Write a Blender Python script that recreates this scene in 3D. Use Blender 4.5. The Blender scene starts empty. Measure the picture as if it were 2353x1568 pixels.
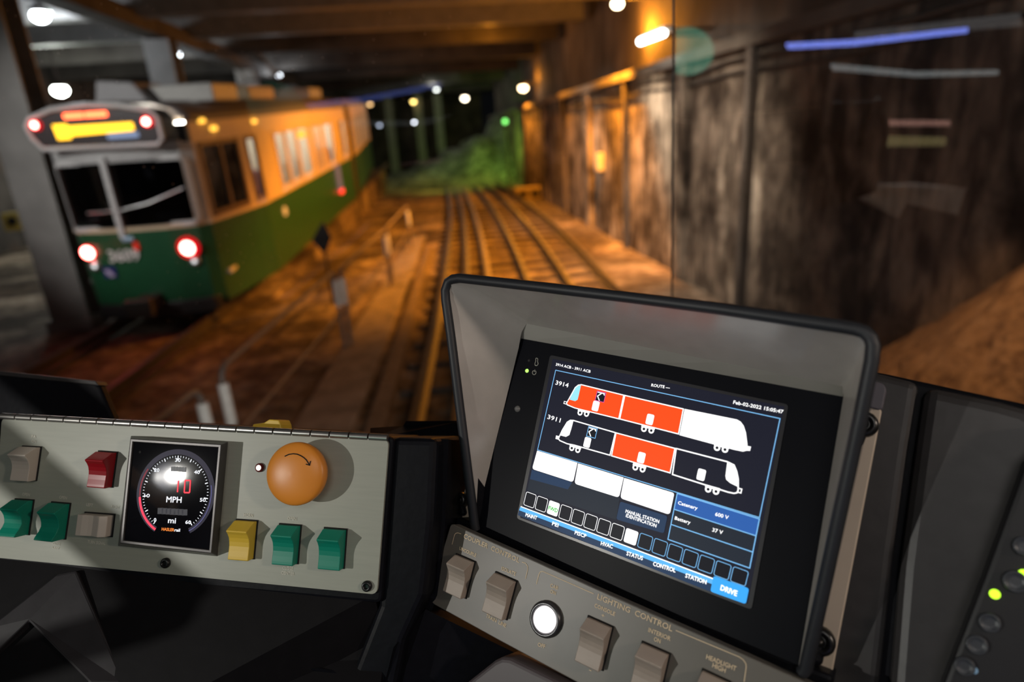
import bpy, math, random
from mathutils import Vector as V3, Matrix
sin, cos, pi, R = math.sin, math.cos, math.pi, math.radians
random.seed(7)
S = bpy.context.scene
COL = S.collection

# ------------------------------------------------------------------ camera
F, CX, CY = 1430.0, 1176.5, 784.0                 # focal length in pixels of the 2353x1568 frame
PITCH, ROLL, YAW, EYE = R(18.7), R(3.7), R(5.8), 2.6
CAM = V3((0, 0, EYE))
FW = V3((sin(YAW)*cos(PITCH), cos(YAW)*cos(PITCH), -sin(PITCH)))
_r0 = V3((cos(YAW), -sin(YAW), 0)); _u0 = _r0.cross(FW)
RT = cos(ROLL)*_r0 - sin(ROLL)*_u0
UP = sin(ROLL)*_r0 + cos(ROLL)*_u0
cam = bpy.data.cameras.new('camera'); camo = bpy.data.objects.new('camera', cam); COL.objects.link(camo)
camo.matrix_world = Matrix(((RT.x, UP.x, -FW.x, 0), (RT.y, UP.y, -FW.y, 0), (RT.z, UP.z, -FW.z, EYE), (0, 0, 0, 1)))
cam.sensor_width = 36; cam.lens = F*36/2353; cam.clip_start = 0.02; cam.clip_end = 300
cam.dof.use_dof = True; cam.dof.focus_distance = 0.57; cam.dof.aperture_fstop = 2.9
S.camera = camo

# ------------------------------------------------------------------ world, exposure
w = bpy.data.worlds.new('world'); S.world = w; w.use_nodes = True
bg = w.node_tree.nodes['Background']; bg.inputs[0].default_value = (.5, .55, .65, 1); bg.inputs[1].default_value = 0.004
vs = S.view_settings; vs.view_transform = 'Standard'; vs.look = 'None'; vs.exposure = 0; vs.gamma = 1; vs.use_curve_mapping = False
S.cycles.use_denoising = True; S.cycles.max_bounces = 8; S.cycles.transparent_max_bounces = 12
S.cycles.sample_clamp_indirect = 4; S.cycles.caustics_reflective = False; S.cycles.caustics_refractive = False

def light(name, loc, power, color, size=.05, parent=None, kind='POINT', target=None, spot=None, blend=.5):
    l = bpy.data.lights.new(name, kind); l.energy = power; l.color = color
    if kind in ('POINT', 'SPOT'): l.shadow_soft_size = size
    if kind == 'SPOT': l.spot_size = spot; l.spot_blend = blend
    if kind == 'AREA': l.size = size
    o = bpy.data.objects.new(name, l); COL.objects.link(o)
    if target is not None:
        d = V3(target) - V3(loc); q = d.to_track_quat('-Z', 'Y'); o.matrix_world = Matrix.Translation(loc) @ q.to_matrix().to_4x4()
    else: o.location = loc
    if parent:
        o.parent = parent; o.matrix_parent_inverse = parent.matrix_world.inverted()
    return o

# ------------------------------------------------------------------ rays from pixels of the photograph to real planes
def ray(px, py): return FW + RT*((px-CX)/F) - UP*((py-CY)/F)
def at_depth(px, py, d): return CAM + ray(px, py)*d
def c2w(v): return RT*v[0] - UP*v[1] + FW*v[2]
def on(px, py, axis, val):
    d = ray(px, py); return CAM + d*((val-CAM[axis])/d[axis])

class Face:
    """a flat panel of the cab: x to its right, y up, z towards the driver"""
    def __init__(s, ncam, rcam, px, py, depth):
        n = c2w(ncam).normalized(); r = c2w(rcam); r = (r - n*r.dot(n)).normalized()
        s.N = -n; s.X = r; s.Y = s.N.cross(s.X); s.O = at_depth(px, py, depth)
        s.M = Matrix(((s.X.x, s.Y.x, s.N.x, s.O.x), (s.X.y, s.Y.y, s.N.y, s.O.y), (s.X.z, s.Y.z, s.N.z, s.O.z), (0, 0, 0, 1)))
        s.MI = s.M.inverted()
    def at(s, px, py, z=0):
        d = ray(px, py); p0 = s.O + s.N*z
        p = CAM + d*((p0-CAM).dot(s.N)/d.dot(s.N)); q = s.MI @ p
        return V3((q.x, q.y, z))

# ------------------------------------------------------------------ materials
MATS = {}
def nodes_of(name):
    m = bpy.data.materials.new(name); m.use_nodes = True
    return m, m.node_tree, m.node_tree.nodes['Principled BSDF']
def mat(name, col, rough=.5, metal=0., var=.12, scale=30., bump=0., spec=.5, coat=0., stretch=(1, 1, 1)):
    """plain surface with a little procedural mottling"""
    if name in MATS: return MATS[name]
    m, t, b = nodes_of(name); n = t.nodes
    tc = n.new('ShaderNodeTexCoord'); mp = n.new('ShaderNodeMapping'); mp.inputs['Scale'].default_value = stretch
    ns = n.new('ShaderNodeTexNoise'); ns.inputs['Scale'].default_value = scale; ns.inputs['Detail'].default_value = 4
    rp = n.new('ShaderNodeValToRGB')
    rp.color_ramp.elements[0].position = .3; rp.color_ramp.elements[1].position = .7
    rp.color_ramp.elements[0].color = [c*(1-var) for c in col] + [1]; rp.color_ramp.elements[1].color = [min(1, c*(1+var)) for c in col] + [1]
    t.links.new(tc.outputs['Object'], mp.inputs[0]); t.links.new(mp.outputs[0], ns.inputs['Vector'])
    t.links.new(ns.outputs['Fac'], rp.inputs[0]); t.links.new(rp.outputs[0], b.inputs['Base Color'])
    b.inputs['Roughness'].default_value = rough; b.inputs['Metallic'].default_value = metal
    b.inputs['Specular IOR Level'].default_value = spec; b.inputs['Coat Weight'].default_value = coat
    if bump:
        bp = n.new('ShaderNodeBump'); bp.inputs['Strength'].default_value = bump; bp.inputs['Distance'].default_value = .02
        t.links.new(ns.outputs['Fac'], bp.inputs['Height']); t.links.new(bp.outputs[0], b.inputs['Normal'])
    MATS[name] = m; return m
def emit(name, col, strength=1.):
    if name in MATS: return MATS[name]
    m, t, b = nodes_of(name)
    b.inputs['Base Color'].default_value = (*[c*.1 for c in col], 1); b.inputs['Emission Color'].default_value = (*col, 1)
    b.inputs['Emission Strength'].default_value = strength; b.inputs['Roughness'].default_value = .4; b.inputs['Specular IOR Level'].default_value = .12
    MATS[name] = m; return m
def rough_stone(name, cols, scale, stretch=(1, 1, 1), bump=.5, rough=.85, second=3., dist=.05, blotch=0.):
    """stained masonry / ballast: two noises through a ramp of the stone's own colours"""
    m, t, b = nodes_of(name); n = t.nodes
    tc = n.new('ShaderNodeTexCoord'); mp = n.new('ShaderNodeMapping'); mp.inputs['Scale'].default_value = stretch
    a = n.new('ShaderNodeTexNoise'); a.inputs['Scale'].default_value = scale; a.inputs['Detail'].default_value = 6; a.inputs['Roughness'].default_value = .6
    c = n.new('ShaderNodeTexNoise'); c.inputs['Scale'].default_value = scale*second; c.inputs['Detail'].default_value = 5
    mx = n.new('ShaderNodeMix'); mx.data_type = 'FLOAT'; mx.inputs[0].default_value = .42
    rp = n.new('ShaderNodeValToRGB'); e = rp.color_ramp.elements
    while len(e) < len(cols): e.new(.5)
    for i, q in enumerate(cols): e[i].position = .36 + .28*i/(len(cols)-1); e[i].color = (*q, 1)
    t.links.new(tc.outputs['Object'], mp.inputs[0]); t.links.new(mp.outputs[0], a.inputs['Vector']); t.links.new(mp.outputs[0], c.inputs['Vector'])
    t.links.new(a.outputs['Fac'], mx.inputs[2]); t.links.new(c.outputs['Fac'], mx.inputs[3]); t.links.new(mx.outputs[0], rp.inputs[0])
    last = rp.outputs[0]
    if blotch:                                                     # big damp stains of their own shape
        d = n.new('ShaderNodeTexNoise'); d.inputs['Scale'].default_value = blotch; d.inputs['Detail'].default_value = 5; d.inputs['Roughness'].default_value = .65
        r2 = n.new('ShaderNodeValToRGB'); r2.color_ramp.elements[0].position = .42; r2.color_ramp.elements[1].position = .6
        r2.color_ramp.elements[0].color = (.28, .25, .23, 1); r2.color_ramp.elements[1].color = (1.25, 1.2, 1.15, 1)
        m3 = n.new('ShaderNodeMix'); m3.data_type = 'RGBA'; m3.blend_type = 'MULTIPLY'; m3.inputs[0].default_value = 1
        t.links.new(tc.outputs['Object'], d.inputs['Vector']); t.links.new(d.outputs['Fac'], r2.inputs[0])
        t.links.new(last, m3.inputs[6]); t.links.new(r2.outputs[0], m3.inputs[7]); last = m3.outputs[2]
    t.links.new(last, b.inputs['Base Color']); b.inputs['Roughness'].default_value = rough; b.inputs['Specular IOR Level'].default_value = .3
    bp = n.new('ShaderNodeBump'); bp.inputs['Strength'].default_value = bump; bp.inputs['Distance'].default_value = dist
    t.links.new(c.outputs['Fac'], bp.inputs['Height']); t.links.new(bp.outputs[0], b.inputs['Normal'])
    return m
def pane_mat(name, refl=.06, dust=False, tint=(1, 1, 1)):
    """clear sheet glass: transparent with a plain mirror reflection, optionally with specks of dust"""
    m = bpy.data.materials.new(name); m.use_nodes = True; t = m.node_tree; n = t.nodes; n.clear()
    out = n.new('ShaderNodeOutputMaterial'); tr = n.new('ShaderNodeBsdfTransparent'); gl = n.new('ShaderNodeBsdfGlossy'); mx = n.new('ShaderNodeMixShader')
    tr.inputs[0].default_value = (*tint, 1); gl.inputs['Roughness'].default_value = .0; mx.inputs[0].default_value = refl
    t.links.new(tr.outputs[0], mx.inputs[1]); t.links.new(gl.outputs[0], mx.inputs[2]); last = mx
    if dust:
        tc = n.new('ShaderNodeTexCoord'); vo = n.new('ShaderNodeTexVoronoi'); vo.inputs['Scale'].default_value = 55
        lt = n.new('ShaderNodeMath'); lt.operation = 'LESS_THAN'; lt.inputs[1].default_value = .06
        ns = n.new('ShaderNodeTexNoise'); ns.inputs['Scale'].default_value = 3.
        gt = n.new('ShaderNodeMath'); gt.operation = 'GREATER_THAN'; gt.inputs[1].default_value = .56
        mu = n.new('ShaderNodeMath'); mu.operation = 'MULTIPLY'; mu2 = n.new('ShaderNodeMath'); mu2.operation = 'MULTIPLY'; mu2.inputs[1].default_value = .5
        df = n.new('ShaderNodeBsdfTranslucent'); df.inputs[0].default_value = (.8, .8, .8, 1); m2 = n.new('ShaderNodeMixShader')
        t.links.new(tc.outputs['Object'], vo.inputs['Vector']); t.links.new(tc.outputs['Object'], ns.inputs['Vector'])
        t.links.new(vo.outputs['Distance'], lt.inputs[0]); t.links.new(ns.outputs['Fac'], gt.inputs[0])
        t.links.new(lt.outputs[0], mu.inputs[0]); t.links.new(gt.outputs[0], mu.inputs[1]); t.links.new(mu.outputs[0], mu2.inputs[0])
        t.links.new(mu2.outputs[0], m2.inputs[0]); t.links.new(mx.outputs[0], m2.inputs[1]); t.links.new(df.outputs[0], m2.inputs[2]); last = m2
    t.links.new(last.outputs[0], out.inputs[0]); return m

# ------------------------------------------------------------------ mesh building
class MB:
    def __init__(s): s.v = []; s.f = []; s.m = []; s.s = []
    def add(s, vs, fs, mi=0, smooth=False):
        k = len(s.v); s.v += [tuple(p) for p in vs]
        for f in fs: s.f.append([i+k for i in f]); s.m.append(mi); s.s.append(smooth)
    def poly(s, pts, mi=0): s.add(pts, [list(range(len(pts)))], mi)
    def box(s, c, d, mi=0, rot=None):
        c = V3(c); h = V3(d)/2; vs = []
        for z in (-1, 1):
            for x, y in ((-1, -1), (1, -1), (1, 1), (-1, 1)):
                p = V3((x*h.x, y*h.y, z*h.z)); vs.append(c + (rot @ p if rot else p))
        s.add(vs, [(3, 2, 1, 0), (4, 5, 6, 7), (0, 1, 5, 4), (1, 2, 6, 5), (2, 3, 7, 6), (3, 0, 4, 7)], mi)
    def prism(s, pts, off, mi=0):
        """polygon pts (3D) swept by the vector off"""
        n = len(pts); off = V3(off); a = [V3(p) for p in pts]; b = [p+off for p in a]
        s.add(a+b, [list(range(n)), list(range(2*n-1, n-1, -1))] + [(i, i+n, (i+1) % n+n, (i+1) % n) for i in range(n)], mi)
    def tube(s, path, r, n=10, mi=0, closed=False):
        path = [V3(p) for p in path]; L = len(path); vs = []; prev = None
        for i, p in enumerate(path):
            a = path[i-1] if (i or closed) else p; b = path[(i+1) % L] if (i < L-1 or closed) else p
            t = (b-a).normalized(); ref = V3((0, 0, 1)) if abs(t.z) < .9 else V3((1, 0, 0))
            x = (prev - t*prev.dot(t)).normalized() if prev is not None else t.cross(ref).normalized()
            y = t.cross(x); prev = x; rr = r[i] if isinstance(r, (list, tuple)) else r
            vs += [p + x*cos(2*pi*k/n)*rr + y*sin(2*pi*k/n)*rr for k in range(n)]
        fs = []
        for i in range(L if closed else L-1):
            j = (i+1) % L
            fs += [(i*n+k, i*n+(k+1) % n, j*n+(k+1) % n, j*n+k) for k in range(n)]
        s.add(vs, fs, mi, True)
        if not closed: s.add(vs[:n], [list(range(n-1, -1, -1))], mi); s.add(vs[-n:], [list(range(n))], mi)
    def lathe(s, c, ax, prof, n=24, mi=0, ref=None):
        """profile of (radius, height) turned about the axis ax through c"""
        c = V3(c); ax = V3(ax).normalized(); x = V3(ref) if ref is not None else ax.orthogonal(); x = (x - ax*x.dot(ax)).normalized(); y = ax.cross(x); vs = []
        for rr, h in prof: vs += [c + ax*h + (x*cos(2*pi*k/n) + y*sin(2*pi*k/n))*rr for k in range(n)]
        fs = []
        for i in range(len(prof)-1): fs += [(i*n+k, i*n+(k+1) % n, (i+1)*n+(k+1) % n, (i+1)*n+k) for k in range(n)]
        s.add(vs, fs, mi, True); s.add(vs[:n], [list(range(n-1, -1, -1))], mi); s.add(vs[-n:], [list(range(n))], mi)
    def sphere(s, c, r, n=16, m=10, mi=0, sc=(1, 1, 1)):
        c = V3(c); vs = []; fs = []
        for i in range(m+1):
            a = pi*i/m
            vs += [c + V3((sin(a)*cos(2*pi*k/n)*sc[0], sin(a)*sin(2*pi*k/n)*sc[1], cos(a)*sc[2]))*r for k in range(n)]
        for i in range(m): fs += [(i*n+k, (i+1)*n+k, (i+1)*n+(k+1) % n, i*n+(k+1) % n) for k in range(n)]
        s.add(vs, fs, mi, True)
    def build(s, name, mats, parent=None, bevel=0, seg=2, solid=0, solid_off=-1):
        me = bpy.data.meshes.new(name); me.from_pydata(s.v, [], s.f)
        for m in (mats if isinstance(mats, (list, tuple)) else [mats]): me.materials.append(m)
        me.polygons.foreach_set('material_index', s.m); me.polygons.foreach_set('use_smooth', s.s)
        me.validate(); me.update()
        o = bpy.data.objects.new(name, me); COL.objects.link(o)
        if parent: o.parent = parent
        if solid: q = o.modifiers.new('thickness', 'SOLIDIFY'); q.thickness = solid; q.offset = solid_off
        if bevel: q = o.modifiers.new('bevel', 'BEVEL'); q.width = bevel; q.segments = seg; q.limit_method = 'ANGLE'; q.angle_limit = R(35)
        return o
def thing(name, label, cat, loc=(0, 0, 0), M=None, group=None):
    o = bpy.data.objects.new(name, None); COL.objects.link(o); o.empty_display_size = .05
    if M is not None: o.matrix_world = M
    else: o.location = loc
    bpy.context.view_layer.update()
    return tag(o, label, cat, group)
def tag(o, label, cat=None, group=None):
    o['label'] = label
    if cat: o['category'] = cat
    if group: o['group'] = group
    return o
def struct(name, mb, m, **k):
    o = mb.build(name, m, **k); o['kind'] = 'structure'; return o
_FONT = {}
def glyphs(txt):
    if txt not in _FONT:
        c = bpy.data.curves.new('t', 'FONT'); c.body = txt; c.size = 1; c.resolution_u = 2
        o = bpy.data.objects.new('t', c); COL.objects.link(o)
        me = bpy.data.meshes.new_from_object(o.evaluated_get(bpy.context.evaluated_depsgraph_get()))
        _FONT[txt] = ([v.co.copy() for v in me.vertices], [list(p.vertices) for p in me.polygons])
        bpy.data.objects.remove(o); bpy.data.curves.remove(c); bpy.data.meshes.remove(me)
    return _FONT[txt]
def write(mb, txt, a, b, cap, mi=0, up=None, bold=0.):
    """lettering from point a to point b (local, flat), capital height cap"""
    vs, fs = glyphs(txt); a = V3(a); b = V3(b); x0 = min(v.x for v in vs); x1 = max(v.x for v in vs)
    d = (b-a); sx = d.length/(x1-x0); d.normalize(); n = V3((0, 0, 1)) if up is None else d.cross(up)
    y = n.cross(d); sy = cap/.73
    offs = [(0, 0)] if not bold else [(-bold, 0), (bold, 0), (0, bold), (0, -bold)]
    for k, (ox, oy) in enumerate(offs):
        mb.add([a + d*((v.x-x0)*sx+ox) + y*(v.y*sy+oy) + n*(k*1e-5) for v in vs], fs, mi)

# ================================================================== THE TUNNEL
M_ground = rough_stone('ballast and dirt', [(.07, .05, .04), (.17, .13, .10), (.30, .25, .2), (.46, .4, .32)], 1.1, bump=1., second=5, blotch=.5)
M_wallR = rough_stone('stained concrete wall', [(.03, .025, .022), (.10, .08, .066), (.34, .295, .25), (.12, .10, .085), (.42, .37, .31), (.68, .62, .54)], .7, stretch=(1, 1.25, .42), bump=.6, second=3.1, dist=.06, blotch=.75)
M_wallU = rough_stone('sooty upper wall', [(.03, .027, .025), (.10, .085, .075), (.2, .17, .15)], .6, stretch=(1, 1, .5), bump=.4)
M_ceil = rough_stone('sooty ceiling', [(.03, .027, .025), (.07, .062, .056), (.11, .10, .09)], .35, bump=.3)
M_steel = mat('painted steel', (.22, .215, .205), .6, var=.15, scale=3)
M_darksteel = mat('dark steel', (.06, .055, .05), .5, .6)
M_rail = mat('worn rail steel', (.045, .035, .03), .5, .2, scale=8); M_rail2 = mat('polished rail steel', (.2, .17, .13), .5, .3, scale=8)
M_timber = mat('oily timber', (.07, .05, .04), .8, var=.4, scale=6, stretch=(.3, 3, 3))

mb = MB(); N = 60
mb.add([(x, y, .02*random.uniform(-1, 1)) for y in [-3+i*1.2 for i in range(70)] for x in [-14+j*.8 for j in range(24)]],
       [(i*24+j, i*24+j+1, (i+1)*24+j+1, (i+1)*24+j) for i in range(69) for j in range(23)])
struct('ground', mb, M_ground)
mb = MB(); mb.box((4.5, 20, 1.7), (.9, 50, 3.5)); wr = struct('wall_right', mb, M_wallR)
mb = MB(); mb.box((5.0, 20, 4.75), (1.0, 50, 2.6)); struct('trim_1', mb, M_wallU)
mb = MB(); mb.box((4.25, 20, 3.47), (.7, 50, .16)); struct('trim_2', mb, mat('ledge concrete', (.16, .14, .12), .8, var=.3, scale=2), bevel=.02)
for k, y in enumerate((7.9, 10.1, 13.2, 16.4, 19.6, 23.0, 27.5)):                # drain chases and pilasters on the wall
    mb = MB(); mb.box((4.0, y, 1.7), (.16, .28 if k % 2 else .12, 3.4)); struct('trim_%d' % (k+3), mb, M_wallU if k % 2 == 0 else M_wallR, bevel=.02)
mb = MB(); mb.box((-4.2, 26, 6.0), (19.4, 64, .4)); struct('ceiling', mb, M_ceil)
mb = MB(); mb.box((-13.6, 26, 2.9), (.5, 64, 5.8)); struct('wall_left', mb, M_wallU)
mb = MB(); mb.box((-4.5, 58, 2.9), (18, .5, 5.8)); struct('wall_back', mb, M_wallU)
for k, y in enumerate((11.5, 15.0, 18.0, 21.5, 26, 31, 37, 44)):                    # ceiling beams across
    mb = MB(); mb.box((-4.5, y, 5.52), (17.5, .45, .55)); struct('beam_%d' % (k+1), mb, M_ceil if y > 18 else M_steel, bevel=.02)
for k, x in enumerate((-5.9,)):
    mb = MB(); mb.box((x, 26, 5.2), (.5, 60, .35)); struct('beam_%d' % (k+9), mb, M_ceil, bevel=.02)
for k, (x, y) in enumerate(((-5.95, 10.5), (-5.95, 16.5), (-5.95, 23.5), (-5.95, 30.5), (-.7, 42.6), (.55, 42.6), (-2.6, 43.5))):
    mb = MB(); ww = .58 if k < 4 else .5
    mb.box((x, y, 2.55), (.04, ww*.8, 5.1)); mb.box((x, y-ww*.4, 2.55), (ww, .05, 5.1)); mb.box((x, y+ww*.4, 2.55), (ww, .05, 5.1)); mb.box((x, y, .1), (ww+.1, ww+.1, .2))
    struct('column_%d' % (k+1), mb, M_steel, bevel=.01)

# bank of ballast heaped against the wall beside the cab
mb = MB(); ny, nx = 40, 16; vs = []
for i in range(ny+1):
    y = 1.2 + 4.9*i/ny; h = max(0., min(1.75, (5.35-y)*.92+.12)) if y < 5.5 else 0
    for j in range(nx+1):
        x = 2.35 + 1.72*j/nx; t = j/nx
        x = min(x, 4.04); z = h*t**.8 + (random.uniform(-.035, .035) if 0 < j < nx else 0) - .01
        vs.append((x, y, z))
mb.add(vs, [(i*(nx+1)+j, i*(nx+1)+j+1, (i+1)*(nx+1)+j+1, (i+1)*(nx+1)+j) for i in range(ny) for j in range(nx)])
o = mb.build('rubble_bank', rough_stone('orange rubble', [(.16, .10, .06), (.3, .2, .12), (.42, .3, .2)], 5, bump=1., second=3))
tag(o, 'sloping bank of loose brown rubble heaped against the right tunnel wall', 'rubble'); o['kind'] = 'stuff'

# lumpy bank closing the bend
mb = MB(); ny, nx = 18, 34; vs = []
for i in range(ny+1):
    for j in range(nx+1):
        t = j/nx; x = -3.4 + 7.4*t; y = 33.5 + 8*i/ny - 3.2*max(0, t-.55); q = i/ny
        h = (.35 + 2.5*t**1.5)*min(1, q*2.6)*(1 - .3*sin(x*2.1)*cos(y*.9)) + random.uniform(-.12, .12)*min(1, q*4)
        vs.append((min(x, 4.03), y, max(-.05, h - .04)))
mb.add(vs, [(i*(nx+1)+j, i*(nx+1)+j+1, (i+1)*(nx+1)+j+1, (i+1)*(nx+1)+j) for i in range(ny) for j in range(nx)], 0, True)
o = mb.build('rock_bank', rough_stone('dark rubble', [(.06, .06, .05), (.18, .18, .15), (.4, .4, .34)], .9, bump=1., second=4))
tag(o, 'lumpy bank of rubble lit green where the tracks bend away in the distance', 'rubble'); o['kind'] = 'stuff'

# ---- rails
def rail_x(t, y):
    l = .47 - (y-30)**2/700; r = 2.43 - (y-23)**2/410
    if y > 30: l = .47 - (y-30)**2/260
    return l*(1-t) + r*t
def rail_mesh(path, h=.15):
    prof = [(-.07, 0), (.07, 0), (.07, .02), (.012, .04), (.012, h-.045), (.036, h-.03), (.036, h), (-.036, h), (-.036, h-.03), (-.012, h-.045), (-.012, .04), (-.07, .02)]
    mb = MB(); n = len(prof); vs = []
    for i, p in enumerate(path):
        a = V3(path[max(0, i-1)]); b = V3(path[min(len(path)-1, i+1)]); d = (b-a); side = V3((d.y, -d.x, 0)).normalized()
        vs += [V3(p) + side*q + V3((0, 0, z)) for q, z in prof]
    mb.add(vs, [(i*n+k, i*n+(k+1) % n, (i+1)*n+(k+1) % n, (i+1)*n+k) for i in range(len(path)-1) for k in range(n)] + [list(range(n)), list(range((len(path)-1)*n, len(path)*n))])
    return mb
TS = [0, .19, .376, .692, 1.0, 1.31]
lab = ['steel rail leftmost of the curving tracks, beside the walkway', 'steel guard rail just right of the leftmost curving rail', 'brightly worn steel rail third from the walkway',
       'steel rail in the middle gap of the curving tracks', 'long steel rail curving past the right of the ballast gap', 'rightmost steel rail, nearest the stained concrete wall']
for k, t in enumerate(TS):
    path = [(rail_x(t, y), y, .057) for y in [2.4+i*.8 for i in range(37)]]
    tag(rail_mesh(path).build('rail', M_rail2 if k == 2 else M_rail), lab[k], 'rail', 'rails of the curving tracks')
YW = R(-3); PT = R(3)
TO = V3((-4.33, 9.7, 0)); TR = Matrix.Rotation(YW, 4, 'Z') @ Matrix.Rotation(PT, 4, 'X')
for sgn, nm in ((-1, 'steel rail under the left wheels of the green tram'), (1, 'steel rail under the right wheels of the green tram, before the railing')):
    path = [TO + V3((sgn*.72 - .052*-s, s, .06 + (s*.052 if s > 0 else 0))) for s in [-7.5+i*.9 for i in range(36)]]
    tag(rail_mesh(path).build('rail', M_rail), nm, 'rail', "rails of the green tram's track")
# rising bed under the tram
mb = MB(); a = [(-6.2, 9.5, -.02), (-3.1, 9.5, -.02), (-2.5, 33, -.02), (-6.2, 33, -.02), (-6.2, 33, 1.2), (-2.5, 33, 1.2)]
mb.add(a, [(0, 1, 2, 3), (0, 4, 5, 1), (3, 2, 5, 4), (0, 3, 4), (1, 5, 2)]); struct('ramp', mb, M_ground)
# sleepers
for i in range(22):
    y = 6.3 + i*.78; x0 = rail_x(-.12, y); x1 = rail_x(1.38, y); mb = MB(); rt = Matrix.Rotation(R(random.uniform(-1, 1)), 3, 'Z')
    mb.box(((x0+x1)/2, y, .01), (x1-x0, .24, .09), rot=rt)
    tag(mb.build('sleeper', M_timber, bevel=.01), 'dark timber sleeper set across the curving tracks', 'sleeper', 'timber sleepers of the curving tracks')
# walkway slab and cable trough
mb = MB(); mb.prism([(-1.75, 3, 0), (-1.12, 3, 0), (-.42, 17, 0), (-.8, 17, 0)], (0, 0, .07))
tag(mb.build('walkway_slab', mat('dusty concrete', (.24, .2, .17), .8, var=.35, scale=4), bevel=.01), 'long narrow dusty concrete walkway slab at the foot of the railing', 'walkway')
mb = MB(); mb.prism([(-.98, 3, 0), (-.8, 3, 0), (-.25, 15, 0), (-.4, 15, 0)], (0, 0, .1))
tag(mb.build('cable_trough', mat('trough concrete', (.16, .12, .09), .8, var=.3, scale=5), bevel=.01), 'low brown cable trough running between the walkway slab and the leftmost rail', 'cable trough')

# ---- railings between the tracks
M_sleeve = mat('white sleeve', (.9, .9, .87), .5); M_pipe = mat('dark pipe', (.20, .16, .14), .5)
def railing(label, a, b, top=1.02, sl=.36, kneel=.06):
    t = thing('railing', label, 'railing', (a[0], a[1], 0), group='pipe railings between the tracks')
    d = V3((b[0]-a[0], b[1]-a[1], 0)); n = d.normalized(); r = .12
    path = [V3((0, 0, .95))] + [V3((0, 0, .98)) + n*(r*(1-cos(q))) + V3((0, 0, r*sin(q)*.8)) for q in [pi/2*i/5 for i in range(6)]]
    path += [V3(p) for p in [d - n*r + V3((0, 0, .98+r*.8))]] + [d - n*(r*(1-sin(q))) + V3((0, 0, .98 + r*.8*cos(q))) for q in [pi/2*i/5 for i in range(1, 6)]] + [d + V3((0, 0, .95))]
    mb = MB(); mb.tube(path, .022, 10); mb.build('handrail', M_pipe, t)
    mb = MB(); mb.tube([V3((0, 0, .52)), d + V3((0, 0, .52))], .016, 8); mb.build('mid_rail', M_pipe, t)
    for p in (V3((0, 0, 0)), d):
        mb = MB(); mb.tube([p + V3((0, 0, .02)), p + V3((0, 0, .97))], .026, 10); mb.lathe(p, (0, 0, 1), [(.07, 0), (.07, .03), (.03, .035)], 12); po = mb.build('post', M_pipe, t)
        mb = MB(); mb.lathe(p + V3((0, 0, .98-sl)), (0, 0, 1), [(.036, 0), (.04, .01), (.04, sl-.03), (.036, sl-.02)], 14); tag(mb.build('sleeve', M_sleeve, po), 'white reflective sleeve')
railing('pipe railing with white sleeved posts nearest the dashboard', (-1.71, 4.5), (-1.375, 7.84))
railing('pipe railing running from the twin white posts back to a lone post', (-1.31, 7.95), (-1.0, 11.2))
railing('farthest pipe railing between the tracks, by the bend', (-.98, 11.45), (-.73, 14.9))
railing('short pipe railing left of the nearest one, half behind the control panel', (-2.0, 2.2), (-1.74, 4.15))

# ---- lamps
SOD = (1., .335, .022); WHT = (.86, .93, 1.); WRM = (1., .78, .5)
def lamp(label, p, r, col, strength, power=0, cat='lamp', name='tunnel_lamp', group='round tunnel lamps', up=True, off=(0, 0, -.2), soft=.12, ceil=5.82, arm=0):
    t = thing(name, label, cat, p, group=group)
    mb = MB(); mb.sphere((0, 0, 0), r, sc=(1, 1, .75)); mb.build('globe', emit('glow %s %.1f' % (str(col), strength), col, strength), t)
    mb = MB(); mb.lathe((0, 0, r*.45), (0, 0, 1), [(r*1.15, 0), (r*1.2, r*.3), (r*.5, r*.8), (r*.2, r)], 20)
    if up: mb.tube([(0, 0, r*1.3), (0, 0, ceil-p[2])], .02, 8)
    if arm: mb.tube([(0, 0, r), (.3, 0, r), (4.51-p[0], 0, r)], .025, 8)
    mb.build('shade', M_darksteel, t)
    if power: light('lamp_light', V3(p)+V3(off), power, col, soft, t)
    return t
lamp('largest white ceiling lamp, top left above the near column', on(92, 37, 2, 5.2), .15, WHT, 26, 90)
lamp('white ceiling lamp between the two columns behind the tram', on(403, 126, 2, 5.15), .13, WHT, 26, 110)
lamp('white ceiling lamp low at left, just above the tram roof', on(138, 208, 2, 4.4), .2, (.93, 1., .9), 26, 260)
lamp('small far white ceiling lamp over the middle of the tram', on(641, 173, 2, 5.0), .08, WHT, 9, 60)
lamp('white ceiling lamp added out of view, nearer than all others, above the left edge', (-7.6, 2.6, 5.25), .15, WHT, 26, 0)
light('lamp_light', (-7.4, 2.7, 5.0), 1250, (1., .97, .93), .12, kind='SPOT', target=(-4.6, 10, 2.5), spot=R(34), blend=.8)  # added spot, narrowed to brighten the tram rear and the near column
lamp('warm globe lamp high on the right wall at the top edge', V3((3.75, 12.95, 4.75)), .10, WRM, 22, 0, up=False, arm=1)
lamp('warm globe lamp on the right wall in the middle distance', V3((3.85, 26.9, 4.18)), .16, (1., .72, .4), 16, 0, up=False, arm=1)
lamp('warm white far lamp beyond the end of the right wall', on(1068, 226, 1, 47), .2, (1., .85, .62), 12, 60)
lamp('small yellow far lamp beside the white lit columns', on(950, 234, 1, 42), .13, (1., .7, .2), 8, 0)
lamp('small bluish white headlamp of a far tram, low over the tracks', on(952, 281, 1, 46), .1, (.85, .9, 1.), 9, 0)  # stands for a distant tram's headlamp, built like the hung lamps
lamp('pale far light just past the end of the tram', on(872, 288, 1, 42.3), .1, (.7, .8, 1.), 2.5, 0)
lamp('white far lamp in front of a lit column', on(1003, 206, 1, 36), .1, (.95, 1., .95), 6, 60, off=(-.2, .8, .2))
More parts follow.
